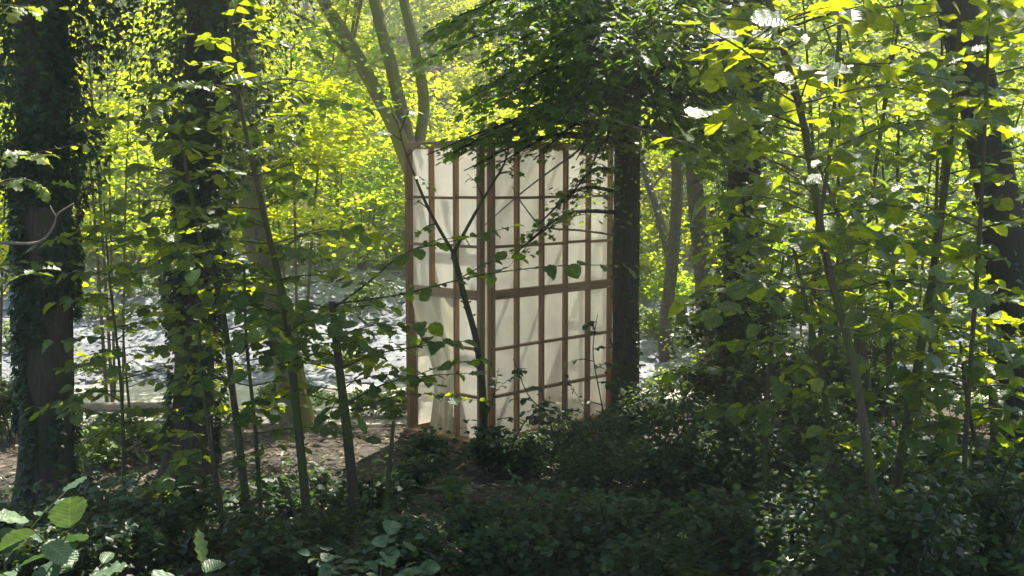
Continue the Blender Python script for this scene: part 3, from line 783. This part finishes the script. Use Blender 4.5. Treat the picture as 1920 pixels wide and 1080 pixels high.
sapling('bushy sapling between the two ivy trunks at the left', [(230, 985, 10.0), (232, 850, 10.0), (225, 700, 10), (205, 520, 10), (195, 380, 10)], .02, .006, 15, .8, .115, frange=(.25, 1))
sapling('pale thin twin-stemmed sapling in the sunny gap on the left', [(250, 850, 14.5), (240, 740, 14.5), (232, 640, 14.5), (228, 560, 14.5)], .02, .008, 7, .6, .10, frange=(.35, 1))
# right-hand hazels
sapling('tall hazel with a long curved stem and big glowing leaves, right of centre', [(1672, 1230, 6.6), (1648, 1000, 6.6), (1604, 700, 6.7), (1548, 480, 6.8), (1506, 230, 6.8), (1440, 0, 6.8), (1410, -90, 6.8)],
        .031, .017, 26, 1.05, .135, frange=(.4, 1), up=.25,
        custom=([(1490, 180, 6.8), (1440, 130, 6.2), (1380, 85, 5.7), (1300, 45, 5.3)], [(1510, 240, 6.8), (1450, 215, 6.2), (1400, 200, 5.8), (1330, 205, 5.5)],
                [(1480, 150, 6.8), (1580, 120, 6.4), (1680, 130, 6.0), (1780, 150, 5.8)], [(1460, 60, 6.8), (1540, 30, 6.4), (1620, 10, 6.1)]))
sapling('upright hazel pole leaning left near the right edge', [(1640, 1160, 8.2), (1690, 850, 8.2), (1742, 560, 8.2), (1782, 260, 8.2), (1800, 40, 8.2)], .042, .016, 20, 1.0, .12, frange=(.35, 1), up=.25)
sapling('thin hazel stem left of the tall curved hazel', [(1580, 1080, 8.6), (1562, 880, 8.6), (1540, 700, 8.6), (1500, 520, 8.6), (1478, 420, 8.6)], .03, .010, 14, .9, .12, frange=(.3, 1), up=.2)
sapling('slim straight sapling in the bright gap between the two right-hand hazels', [(1668, 800, 12), (1668, 650, 12), (1674, 520, 12), (1680, 400, 12), (1686, 200, 12)], .036, .012, 12, .9, .12, frange=(.3, 1), up=.2)
sapling('low hazel with broad leaves below the right-edge trunk', [(1850, 1040, 8.0), (1838, 880, 8.0), (1815, 760, 7.9), (1800, 640, 7.8)], .024, .008, 16, .9, .125, frange=(.25, 1))
sapling('tall thin hazel shoot in front of the right-edge trunk', [(1800, 1130, 7.4), (1812, 800, 7.4), (1836, 450, 7.4), (1850, 150, 7.4), (1856, -60, 7.4)], .02, .008, 16, .75, .11, frange=(.3, 1), up=.2)
sapling('slender dark stem just left of the tall curved hazel, deep in the thicket', [(1535, 900, 10.6), (1522, 700, 10.6), (1530, 480, 10.6), (1560, 250, 10.6), (1575, 20, 10.6)], .034, .014, 8, .8, .12, frange=(.45, 1), up=.2)
sapling('slender crooked stem in the thicket right of the curved hazel', [(1640, 860, 11.2), (1625, 690, 11.2), (1592, 540, 11.2), (1570, 400, 11.2), (1530, 300, 11.2)], .036, .014, 7, .8, .12, frange=(.45, 1), up=.2)
sapling('thin straight stem beside the leaning hazel pole', [(1738, 900, 10), (1742, 720, 10), (1752, 520, 10), (1758, 300, 10), (1768, 40, 10)], .024, .010, 8, .8, .12, frange=(.4, 1), up=.2)
sapling('slim sapling standing among the dark shrubs left of the curved hazel', [(1440, 980, 9.2), (1436, 800, 9.2), (1448, 620, 9.2), (1470, 480, 9.2)], .026, .010, 9, .8, .115, frange=(.3, 1), up=.15)
# slim forked tree against the membrane
b = at(907, 850, 13.1); b.z = gz(b.x, b.y) - .05
fk_t = thing('forked_tree', b, 'slim dark forked tree growing in front of the pavilion corner', 'tree')
D_ = 13.1
pts = spline([b, at(905, 740, D_), at(893, 640, D_), at(872, 560, D_), at(850, 475, D_)], 26)
mb = MB(); mb.tube(pts, [.044 - .012 * i / 25 for i in range(26)], 12, .16, 2)
for k in range(26):
    q = random.choice(pts[3:]); a = random.uniform(0, 6.28); d = Vector((math.cos(a), math.sin(a), .5)).normalized()
    mb.tube([q + d * .04, q + d * random.uniform(.055, .085)], [.012, .007], 5)
mb.build('trunk', M['bark_sap'], fk_t, True, b)
lp = spline([pts[-1], at(805, 395, D_), at(772, 315, D_), at(756, 270, D_), at(744, 225, D_)], 24)
add_limb(fk_t, lp, .022, .006, M['bark_sap'], 8, 'limb', .1)
rp = spline([pts[-1], at(885, 410, D_), at(920, 350, D_), at(948, 300, D_), at(962, 230, D_)], 16)
add_limb(fk_t, rp, .022, .008, M['bark_sap'], 8, 'limb', .1)
bud = [0, 300]
for (q, e) in ((lp[10], at(800, 350, 12.9)), (lp[6], at(755, 375, 12.9)), (lp[4], at(775, 450, 12.8)), (lp[14], at(810, 270, 12.8)), (lp[18], at(700, 250, 12.8)), (lp[20], at(775, 200, 12.8)),
               (rp[6], at(880, 330, 12.9)), (rp[9], at(960, 330, 12.8)), (rp[12], at(910, 270, 12.8)), (rp[15], at(1000, 230, 12.8)), (lp[22], at(710, 190, 12.7))):
    leafy_branch(fk_t, spline([q, q.lerp(e, .5) + Vector((0, 0, .05)), e], 7), .008, 'maple', .085, 'bark_dark', .7, .35, budget=bud, droop=.35, tilt=.45)
bs = pts[2]
leafy_branch(fk_t, spline([at(905, 800, D_), at(925, 745, 12.9), at(935, 690, 12.8)], 8), .008, 'bramble', .08, 'bark_dark', .6, .3, budget=bud)

# oak and dead twig reaching in from the left edge
oak = sapling('oak sapling at the left edge with bright lobed leaves reaching into view', [(-110, 1200, 7.0), (-100, 800, 7.0), (-80, 500, 7.0), (-60, 250, 7.0), (-70, 0, 7.0)], .04, .016, 0, 1, .115, 'oak', name='oak_sapling',
        custom=([(-70, 330, 7.0), (-10, 300, 6.6), (50, 290, 6.3), (115, 292, 6.0)], [(-75, 380, 7.0), (-10, 345, 6.7), (40, 335, 6.4), (70, 345, 6.2)], [(-80, 520, 7), (-20, 500, 6.7), (40, 515, 6.5), (85, 500, 6.3)],
                [(-70, 30, 7.0), (10, 10, 6.6), (60, 20, 6.4)]))
mbp = spline([at(-78, 450, 7.0), at(0, 455, 6.7), at(72, 455, 6.5), at(100, 425, 6.5), at(108, 402, 6.5), at(138, 382, 6.5)], 18)
add_limb(oak, mbp, .012, .005, M['deadwood'], 6, 'dead_twig')
add_limb(oak, [mbp[13], at(98, 395, 6.5), at(94, 385, 6.5)], .006, .002, M['deadwood'], 5, 'dead_twig')

# near plants at the bottom edge
def low_plant(label, px, py, D, top, nb, blen, size, name='hazel_shoot', kind='pale', group=None):
    b = at(px, py, D); b.z = gz(b.x, b.y) - .03
    root = thing(name, b, label, 'plant', group); bud = [0, 160]
    for k in range(nb):
        a = k * 2.4 + random.uniform(-.4, .4); l = blen * random.uniform(.6, 1.15)
        tp = Vector((b.x + math.cos(a) * l, b.y + math.sin(a) * l, b.z + top * random.uniform(.6, 1.05)))
        st = Vector((b.x + math.cos(a) * .03, b.y + math.sin(a) * .03, b.z))
        leafy_branch(root, spline([st, st.lerp(tp, .5) + Vector((0, 0, top * .22)), tp], 10), .008, kind, size, 'bark_sap', .6, .35, twigs=2, name='stem', budget=bud, tilt=.35)
    return root
low_plant('broad-leaved hazel shoot at the bottom left corner', 40, 1200, 4.1, .82, 5, .24, .115)
low_plant('pale broad-leaved shoot at the bottom edge left of centre', 440, 1200, 4.2, .60, 4, .2, .115)
low_plant('small leafy shoot at the bottom edge below the pavilion', 700, 1150, 6.4, .45, 6, .34, .10)
low_plant('leafy shoot beside the foot of the first ivy trunk', 190, 1010, 9.0, .5, 6, .4, .10)

# ------------------------------------------------------------------ shrubs
def shrub(label, px, D, width, height, n, size, mat='bramble', tpl=None, depth=None, name='shrub', group=None, nst=9, py=900):
    b = at(px, py, D); b.z = gz(b.x, b.y) - .02
    root = thing(name, b, label, 'shrub', group)
    depth = depth or width * .8
    nc = max(8, int(n / 160)); C = []
    for k in range(nc):
        a = random.random() * 6.28; r = math.sqrt(random.random()); h = random.random() ** .8
        C.append((b.x + math.cos(a) * r * width / 2, b.y + math.sin(a) * r * depth / 2, b.z + .08 + h * height * (1 - .45 * r * r)))
    C = np.array(C); rad = rng.uniform(.10, .24, nc) * (1 + height * .35)
    P = clump_points(C, rad, n, .7)
    ex = []                                        # long shoots breaking out of the mass
    for k in range(max(3, int(width * 7))):
        a = random.random() * 6.28; hh = height * random.uniform(.9, 1.55); rr = width * random.uniform(.25, .75)
        s0 = Vector((b.x + math.cos(a) * rr * .3, b.y + math.sin(a) * rr * .3, b.z)); e = Vector((b.x + math.cos(a) * rr, b.y + math.sin(a) * rr * .9, b.z + hh))
        sp = spline([s0, s0.lerp(e, .5) + Vector((0, 0, .2 * hh)), e], 9)
        add_limb(root, sp, .006, .002, M['bark_dark'], 4, 'shoot')
        for q in sp[3:]:
            for _ in range(3): ex.append(tuple(q + Vector((random.gauss(0, .035), random.gauss(0, .035), random.gauss(0, .03)))))
    P = np.vstack([P, np.array(ex)]); n = len(P)
    P[:, 2] = np.maximum(P[:, 2], b.z + .03)
    leaf_cloud('foliage', P, rand_dirs(n, .4), rand_norm(n, .6), size * rng.uniform(.4, 1.6, n), tpl or T_OVAL, M[mat], root, b)
    for k in range(nst):
        e = Vector(C[random.randrange(nc)]); s = Vector((b.x + random.uniform(-.15, .15) * width, b.y + random.uniform(-.15, .15) * depth, b.z))
        add_limb(root, spline([s, s.lerp(e, .5) + Vector((random.uniform(-.1, .1), random.uniform(-.1, .1), .12 * height)), e + Vector((0, 0, .08))], 8), .009, .003, M['bark_dark'], 5, 'stem')
    return root
# tall dark mass right of the pavilion
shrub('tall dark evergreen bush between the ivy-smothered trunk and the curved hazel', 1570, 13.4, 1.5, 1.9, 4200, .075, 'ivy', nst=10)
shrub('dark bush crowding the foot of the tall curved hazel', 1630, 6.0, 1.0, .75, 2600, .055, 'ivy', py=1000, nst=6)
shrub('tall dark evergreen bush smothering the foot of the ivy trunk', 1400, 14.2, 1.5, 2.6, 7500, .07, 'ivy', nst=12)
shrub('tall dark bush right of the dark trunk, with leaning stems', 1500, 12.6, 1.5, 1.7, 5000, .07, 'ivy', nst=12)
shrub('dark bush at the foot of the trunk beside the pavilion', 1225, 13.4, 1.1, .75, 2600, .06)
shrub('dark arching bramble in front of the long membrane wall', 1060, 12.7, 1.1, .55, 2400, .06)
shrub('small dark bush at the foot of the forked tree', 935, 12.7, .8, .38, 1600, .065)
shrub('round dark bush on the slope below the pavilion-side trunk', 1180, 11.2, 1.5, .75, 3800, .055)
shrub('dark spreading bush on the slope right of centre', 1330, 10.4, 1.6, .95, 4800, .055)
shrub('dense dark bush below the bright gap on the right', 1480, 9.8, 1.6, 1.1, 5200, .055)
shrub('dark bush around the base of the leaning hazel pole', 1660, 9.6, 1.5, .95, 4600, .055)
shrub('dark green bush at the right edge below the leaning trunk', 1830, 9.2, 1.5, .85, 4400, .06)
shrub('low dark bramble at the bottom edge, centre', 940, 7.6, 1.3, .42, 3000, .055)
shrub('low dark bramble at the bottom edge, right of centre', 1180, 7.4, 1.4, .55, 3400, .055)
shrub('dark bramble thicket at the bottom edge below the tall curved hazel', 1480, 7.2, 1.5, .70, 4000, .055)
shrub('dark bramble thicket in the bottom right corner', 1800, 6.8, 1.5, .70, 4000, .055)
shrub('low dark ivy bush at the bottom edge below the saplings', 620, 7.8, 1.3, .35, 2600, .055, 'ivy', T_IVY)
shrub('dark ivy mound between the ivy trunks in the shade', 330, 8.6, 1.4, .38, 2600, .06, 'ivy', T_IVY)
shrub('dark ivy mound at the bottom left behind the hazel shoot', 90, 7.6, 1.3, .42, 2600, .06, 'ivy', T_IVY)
# sunlit low growth beyond
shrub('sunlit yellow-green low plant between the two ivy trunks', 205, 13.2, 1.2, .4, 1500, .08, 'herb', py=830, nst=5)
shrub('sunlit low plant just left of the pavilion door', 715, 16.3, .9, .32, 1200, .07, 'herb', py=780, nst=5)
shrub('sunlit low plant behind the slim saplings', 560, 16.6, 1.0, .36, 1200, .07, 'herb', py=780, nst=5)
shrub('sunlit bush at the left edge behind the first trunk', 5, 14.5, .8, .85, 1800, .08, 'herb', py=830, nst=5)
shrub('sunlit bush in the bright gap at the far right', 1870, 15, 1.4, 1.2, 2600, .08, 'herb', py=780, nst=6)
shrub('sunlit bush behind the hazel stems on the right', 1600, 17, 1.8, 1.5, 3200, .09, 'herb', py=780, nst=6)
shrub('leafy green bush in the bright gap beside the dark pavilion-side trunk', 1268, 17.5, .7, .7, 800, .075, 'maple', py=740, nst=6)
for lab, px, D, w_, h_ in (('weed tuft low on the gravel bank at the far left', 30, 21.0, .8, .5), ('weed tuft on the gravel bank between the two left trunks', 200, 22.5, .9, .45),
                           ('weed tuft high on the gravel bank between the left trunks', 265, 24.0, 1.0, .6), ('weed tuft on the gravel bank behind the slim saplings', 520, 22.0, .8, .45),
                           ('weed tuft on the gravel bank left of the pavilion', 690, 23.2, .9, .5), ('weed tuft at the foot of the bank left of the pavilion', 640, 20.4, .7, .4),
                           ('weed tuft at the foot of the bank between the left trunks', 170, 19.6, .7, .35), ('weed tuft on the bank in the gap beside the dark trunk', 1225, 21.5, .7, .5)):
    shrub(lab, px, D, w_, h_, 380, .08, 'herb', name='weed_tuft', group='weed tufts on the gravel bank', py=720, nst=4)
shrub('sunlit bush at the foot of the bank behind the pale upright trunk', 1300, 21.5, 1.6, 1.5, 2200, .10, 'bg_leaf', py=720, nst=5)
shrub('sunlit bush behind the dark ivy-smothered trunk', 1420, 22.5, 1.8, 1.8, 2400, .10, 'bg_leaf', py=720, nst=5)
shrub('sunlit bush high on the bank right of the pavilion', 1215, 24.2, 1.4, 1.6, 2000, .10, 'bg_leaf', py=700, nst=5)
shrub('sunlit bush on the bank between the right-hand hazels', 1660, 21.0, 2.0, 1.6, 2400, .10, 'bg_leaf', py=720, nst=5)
# arching bramble canes before the membrane
for lab, pix in (('bramble cane arching left across the long membrane wall', [(1060, 850, 12.4), (1030, 790, 12.5), (990, 740, 12.6), (962, 672, 12.7)]),
                 ('bramble cane climbing beside the dark trunk', [(1150, 820, 13.4), (1125, 740, 13.3), (1112, 660, 13.3), (1120, 590, 13.3)]),
                 ('short bramble cane leaning right in front of the membrane', [(930, 850, 12.4), (985, 790, 12.5), (1040, 770, 12.6), (1090, 800, 12.6)])):
    sapling(lab, pix, .010, .004, 5, .3, .075, 'bramble', 'bark_dark', (.2, 1), name='bramble_cane', cap=60)
# broken sticks
def stick(label, pix, r, mat, name='broken_stick'):
    P = [at(*p) for p in pix]; P[0].z = gz(P[0].x, P[0].y) - .02
    mb = MB(); pts = spline(P, 10); mb.tube(pts, [r * (1 - .35 * i / 9) for i in range(10)], 8, .08, pts[0].x)
    o = mb.build(name, M[mat], None, True, P[0]); o.location = P[0]
    tag(o, label, 'stick')
stick('pale dead stick standing in the soil left of the pavilion', [(716, 1000, 9.6), (728, 900, 9.6), (738, 790, 9.6)], .024, 'bark_sap')
stick('short dark stick leaning between two sapling stems', [(568, 985, 9.5), (545, 940, 9.6), (522, 895, 9.7)], .022, 'bark_sap')
stick('long bare stick lying aslant in the shrubs at the lower right', [(1250, 1045, 6.9), (1330, 1022, 7.0), (1420, 1005, 7.1)], .016, 'bark_sap')
stick('thin bare stick leaning out of the shrubs beside the dark trunk', [(1220, 778, 12.6), (1290, 735, 12.7), (1345, 700, 12.8)], .016, 'bark_sap')
# log edging along the path
mb = MB(); pts = spline([(-8.6, 16.9, gz(-8.6, 16.9) + .06), (-6.6, 16.8, gz(-6.6, 16.8) + .07), (-4.7, 16.55, gz(-4.7, 16.55) + .06)], 20)
mb.tube(pts, [.075] * 20, 10, .12, 3)
o = mb.build('fallen_log', M['deadwood'], None, True, pts[0]); o.location = pts[0]
tag(o, 'long pale log lying along the path below the gravel bank', 'log')

mb = MB()                                            # fallen twigs
for k in range(420):
    x, y = random.uniform(-5.5, 4), random.uniform(8.5, 15); a = random.random() * 6.28; l = random.uniform(.08, .45)
    p0 = Vector((x, y, gz(x, y) + .012)); p2 = p0 + Vector((math.cos(a) * l, math.sin(a) * l, 0)); p2.z = gz(p2.x, p2.y) + random.uniform(.01, .04)
    mb.tube([p0, p0.lerp(p2, .5) + Vector((random.gauss(0, .02), random.gauss(0, .02), .01)), p2], [.006, .005, .003], 4)
o = mb.build('fallen_twigs', M['deadwood']); tag(o, 'small dead twigs strewn over the soil', 'twigs', kind='stuff')
def fern(label, px, D, nf, l, py=980):
    b = at(px, py, D); b.z = gz(b.x, b.y) - .01
    root = thing('fern', b, label, 'fern')
    for k in range(nf):
        a = k * 2.4 + random.uniform(-.3, .3); L_f = l * random.uniform(.75, 1.15)
        d = Vector((math.cos(a), math.sin(a), 0)); sd = Vector((-d.y, d.x, 0))
        pts = spline([(0, 0, 0), d * L_f * .35 + Z * L_f * .55, d * L_f * .95 + Z * L_f * random.uniform(.35, .6)], 22)
        V = []; T = []
        for i in range(2, 22):
            w_ = L_f * .22 * math.sin(math.pi * min(1, (i / 21) ** .7)) + .012
            tg = (pts[i] - pts[i - 1]).normalized()
            for sg in (-1, 1):
                o_ = len(V); p = pts[i]; e = p + sd * sg * w_ + tg * w_ * .35 - Z * w_ * .25
                V += [tuple(p - tg * .011), tuple(p.lerp(e, .5) - tg * .014), tuple(e), tuple(p.lerp(e, .5) + tg * .014), tuple(p + tg * .011)]
                T += [(o_, o_ + 1, o_ + 4), (o_ + 1, o_ + 3, o_ + 4), (o_ + 1, o_ + 2, o_ + 3)]
        me = mesh_np('frond', np.array(V), np.array(T), 3, rng.random(1).repeat(len(V))); me.materials.append(M['hazel']); link('frond', me, root)
fern('green fern among the dark brambles at the lower right', 1630, 7.4, 9, .6)
fern('fern at the bottom edge right of centre', 1290, 7.0, 8, .5)
fern('fern beside the foot of the second ivy trunk', 300, 10.6, 8, .45, 950)
fern('small fern on the bare soil below the forked tree', 850, 11.0, 7, .35, 900)
for lab, px, D, w_, h_ in (('low leafy plant on the bare soil between the saplings', 610, 10.8, .7, .3), ('small leafy plant on the soil before the pavilion door', 770, 11.8, .6, .25),
                           ('low green plant beside the pale dead stick', 690, 10.2, .6, .3), ('leafy weed against the sill of the pavilion door wall', 800, 13.2, .5, .25),
                           ('low plant at the feet of the saplings left of centre', 500, 10.2, .8, .32), ('low plant in the shade right of the first ivy trunk', 160, 9.8, .8, .3)):
    shrub(lab, px, D, w_, h_, 420, .075, 'bramble', name='low_plant', nst=5)

# ground cover: ivy and small leaves on the slope
def cover(x, y):
    k = noise.noise(Vector((x * .5, y * .5, 20)))
    soil = math.exp(-(((x + 1.5) / 1.5) ** 2 + ((y - 11.8) / 1.6) ** 2)) + math.exp(-(((x - .3) / 1.1) ** 2 + ((y - 11.9) / .6) ** 2))
    return random.random() < (.55 + .6 * k) * (1 - .98 * min(1, soil)) * (1 if y < 10.3 else .45)
P = ground_scatter(24000, -5.5, 6, 4.6, 13.5, cover); n = len(P); P[:, 2] += rng.random(n) * .14 + .01
o = leaf_cloud('ground_ivy', P, rand_dirs(n, .3), rand_norm(n, .5), rng.uniform(.035, .085, n), T_IVY, M['ivy'])
tag(o, 'dark ivy and small leaves carpeting the shaded slope', 'ground cover', kind='stuff')

# ------------------------------------------------------------------ hazel coppices at middle distance
def coppice(label, px, D, w, z0, z1, n, size, mat='hazel', nst=4, name='hazel_coppice', flat=.3, nc=34, tpl=None):
    b = at(px, 760, D); b.z = gz(b.x, b.y) - .04
    root = thing(name, b, label, 'tree', None)
    C = []
    for k in range(nc):
        a = random.random() * 6.28; r = math.sqrt(random.random()) * w
        C.append((b.x + math.cos(a) * r, b.y + math.sin(a) * r * .8, b.z + z0 + (z1 - z0) * random.random()))
    C = np.array(C); P = clump_points(C, rng.uniform(.45, .95, nc), n, flat)
    leaf_cloud('crown', P, rand_dirs(n, .25), rand_norm(n, .6), size * rng.uniform(.6, 1.25, n), tpl or T_OVAL, M[mat], root, b)
    for k in range(nst):
        a = k * 6.28 / nst + random.uniform(-.4, .4); lean = random.uniform(.3, .9) * w
        st = Vector((b.x + math.cos(a) * .12, b.y + math.sin(a) * .12, b.z)); e = Vector((b.x + math.cos(a) * lean, b.y + math.sin(a) * lean, b.z + z1 * random.uniform(.8, 1.05)))
        add_limb(root, spline([st, st.lerp(e, .4) + Vector((0, 0, .12 * z1)), e], 12), random.uniform(.02, .036), .010, M['bark_sap'], 8, 'stem', .06)
    for k in range(10):
        e = Vector(C[random.randrange(nc)]); st = Vector((b.x, b.y, max(b.z + .3, e.z - random.uniform(.5, 1.2))))
        add_limb(root, spline([st, st.lerp(e, .5) + Vector((0, 0, .1)), e], 8), .014, .004, M['bark_sap'], 5, 'limb')
    return root
coppice('leafy hazel clump behind the tall curved hazel', 1570, 12.5, 1.3, 2.2, 5.8, 1300, .115)
coppice('bright hazel clump between the curved hazel and the leaning pole', 1700, 15, 1.7, 1.6, 6.6, 3200, .13)
coppice('hazel clump behind the right-edge trunk', 1880, 14, 1.7, 1.0, 6.2, 4600, .13)
coppice('glowing hazel clump behind the ivy-smothered trunk', 1520, 19.5, 1.4, 1.0, 6.5, 2600, .13, 'bg_leaf')
coppice('bright leafy clump between the two left ivy trunks', 215, 17.5, 1.3, 2.2, 6.4, 2600, .12, 'bg_leaf')
coppice('bright leafy clump left of the mossy three-stemmed tree', 560, 21.0, 1.9, 2.4, 6.8, 4200, .12, 'bg_leaf')
coppice('leafy clump at the left edge behind the first ivy trunk', -20, 16.0, 1.3, 1.6, 6.0, 2600, .12, 'bg_leaf')

# ------------------------------------------------------------------ woodland behind the bank
def make_bg(seed, h, r, nl, size, mat='bg_leaf'):
    """a woodland tree at the origin, copied below"""
    root = thing('background_tree', (0, 0, 0), 'sunlit yellow-green tree in the woodland beyond the gravel bank', 'tree', 'woodland trees beyond the bank')
    pts = spline([(0, 0, -.3), (.15, .1, h * .3), (-.1, .1, h * .62), (.1, 0, h * .95)], 16)
    add_trunk(root, pts, .17, .05, M['bark_moss'], 10, .06)
    cc = ellipsoid_centres(46, (0, 0, h * .56), (r, r, h * .46), .5)
    add_crown(root, pts[9], cc, rng.uniform(.5, 1.25, 46), nl, size, mat, T_OVAL, bark='bark_moss', nlimb=9, flat=.42, r=.045,
              attach=lambda e: pts[max(3, min(13, int((e.z / h) * 12)))], tilt=.9)
    return root
def copy_tree(o, parent=None):
    c = o.copy(); col.objects.link(c); c.parent = parent
    for ch in o.children: copy_tree(ch, c)
    return c
protos = [make_bg(0, 8.5, 2.9, 7600, .165), make_bg(1, 7.0, 3.0, 7600, .16), make_bg(2, 9.5, 3.2, 8400, .17)]
spots = []
for row, (D, step, s) in enumerate(((30.2, 2.5, .44), (34, 2.9, .56), (38.5, 2.9, .70), (44.5, 3.3, .88), (52, 4.4, 1.05))):
    half = D * .46 + 1.5
    x = -half + random.uniform(0, 2)
    while x < half:
        spots.append((x + random.uniform(-.6, .6), D + random.uniform(-1.2, 1.2), s * random.uniform(.8, 1.2)))
        x += step
n = 26000
yy = 26.5 + 34 * rng.random(n) ** 1.3; xx = (rng.random(n) - .5) * 2 * (yy * .46 + 1)
P = np.stack([xx, yy, np.interp(yy, GX, GZ) + rng.random(n) * .55], 1)
o = leaf_cloud('hillside_undergrowth', P, rand_dirs(n, .4), rand_norm(n, .7), rng.uniform(.10, .24, n), T_OVAL, M['herb'])
tag(o, 'green undergrowth covering the wooded hillside', 'undergrowth', kind='stuff')
# thicket along the top of the bank
def thicket_proto(n, size):
    root = thing('thicket_bush', (0, 0, 0), 'sunlit bush in the thicket along the top of the gravel bank', 'shrub', 'thicket bushes along the bank')
    C = np.array([(random.gauss(0, .9), random.gauss(0, .7), .25 + 2.9 * random.random()) for k in range(40)])
    P = clump_points(C, rng.uniform(.35, .75, 40), n, .5)
    leaf_cloud('foliage', P, rand_dirs(n), rand_norm(n, .9), size * rng.uniform(.6, 1.25, n), T_OVAL, M['bg_leaf'], root)
    for k in range(5):
        e = Vector(C[k]); e.z = 2.2 + .8 * random.random()
        add_limb(root, spline([(random.uniform(-.3, .3), random.uniform(-.3, .3), -.1), (e.x * .4, e.y * .4, 1.2), e], 8), .03, .008, M['bark_sap'], 6, 'stem')
    return root
tp = [thicket_proto(2600, .11), thicket_proto(2600, .12)]
tu = [False, False]
for i in range(26):
    D = 26.2 + (i % 2) * 2.2 + random.uniform(-.5, .5); x = -15.5 + i * 1.22 + random.uniform(-.3, .3)
    k = i % 2 if i < 2 else random.randrange(2)
    t = tp[k] if not tu[k] else copy_tree(tp[k]); tu[k] = True
    s = random.uniform(.85, 1.35)
    t.location = (x, D, gz(x, D) - .05); t.rotation_euler = (0, 0, random.uniform(0, 6.28)); t.scale = (s * 1.1, s * 1.1, s)
used = [False] * 3
for i, (x, y, s) in enumerate(spots):
    k = i % 3
    if not used[k]: t = protos[k]; used[k] = True
    else: t = copy_tree(protos[k])
    t.location = (x, y, gz(x, y) - .1); t.rotation_euler = (0, 0, random.uniform(0, 6.28)); t.scale = (s, s, s)

# ------------------------------------------------------------------ haze added for the glow of lens bloom
mb = MB(); mb.box((0, 190, 14.0), 270, 225, 17.0)
hm, t_, N_, L_ = newmat('haze_air')
ho = N_.new('ShaderNodeOutputMaterial'); pv = N_.new('ShaderNodeVolumePrincipled')
pv.inputs['Density'].default_value = .0042; pv.inputs['Color'].default_value = (1, .99, .88, 1); pv.inputs['Anisotropy'].default_value = .6
L_.new(pv.outputs[0], ho.inputs['Volume'])
hz = mb.build('haze', hm); tag(hz, 'thin luminous haze hanging in the sunlit wood', 'haze', kind='stuff')
print('trees', len(spots), 'leaves', NLEAF[0], 'objects', len(bpy.data.objects))
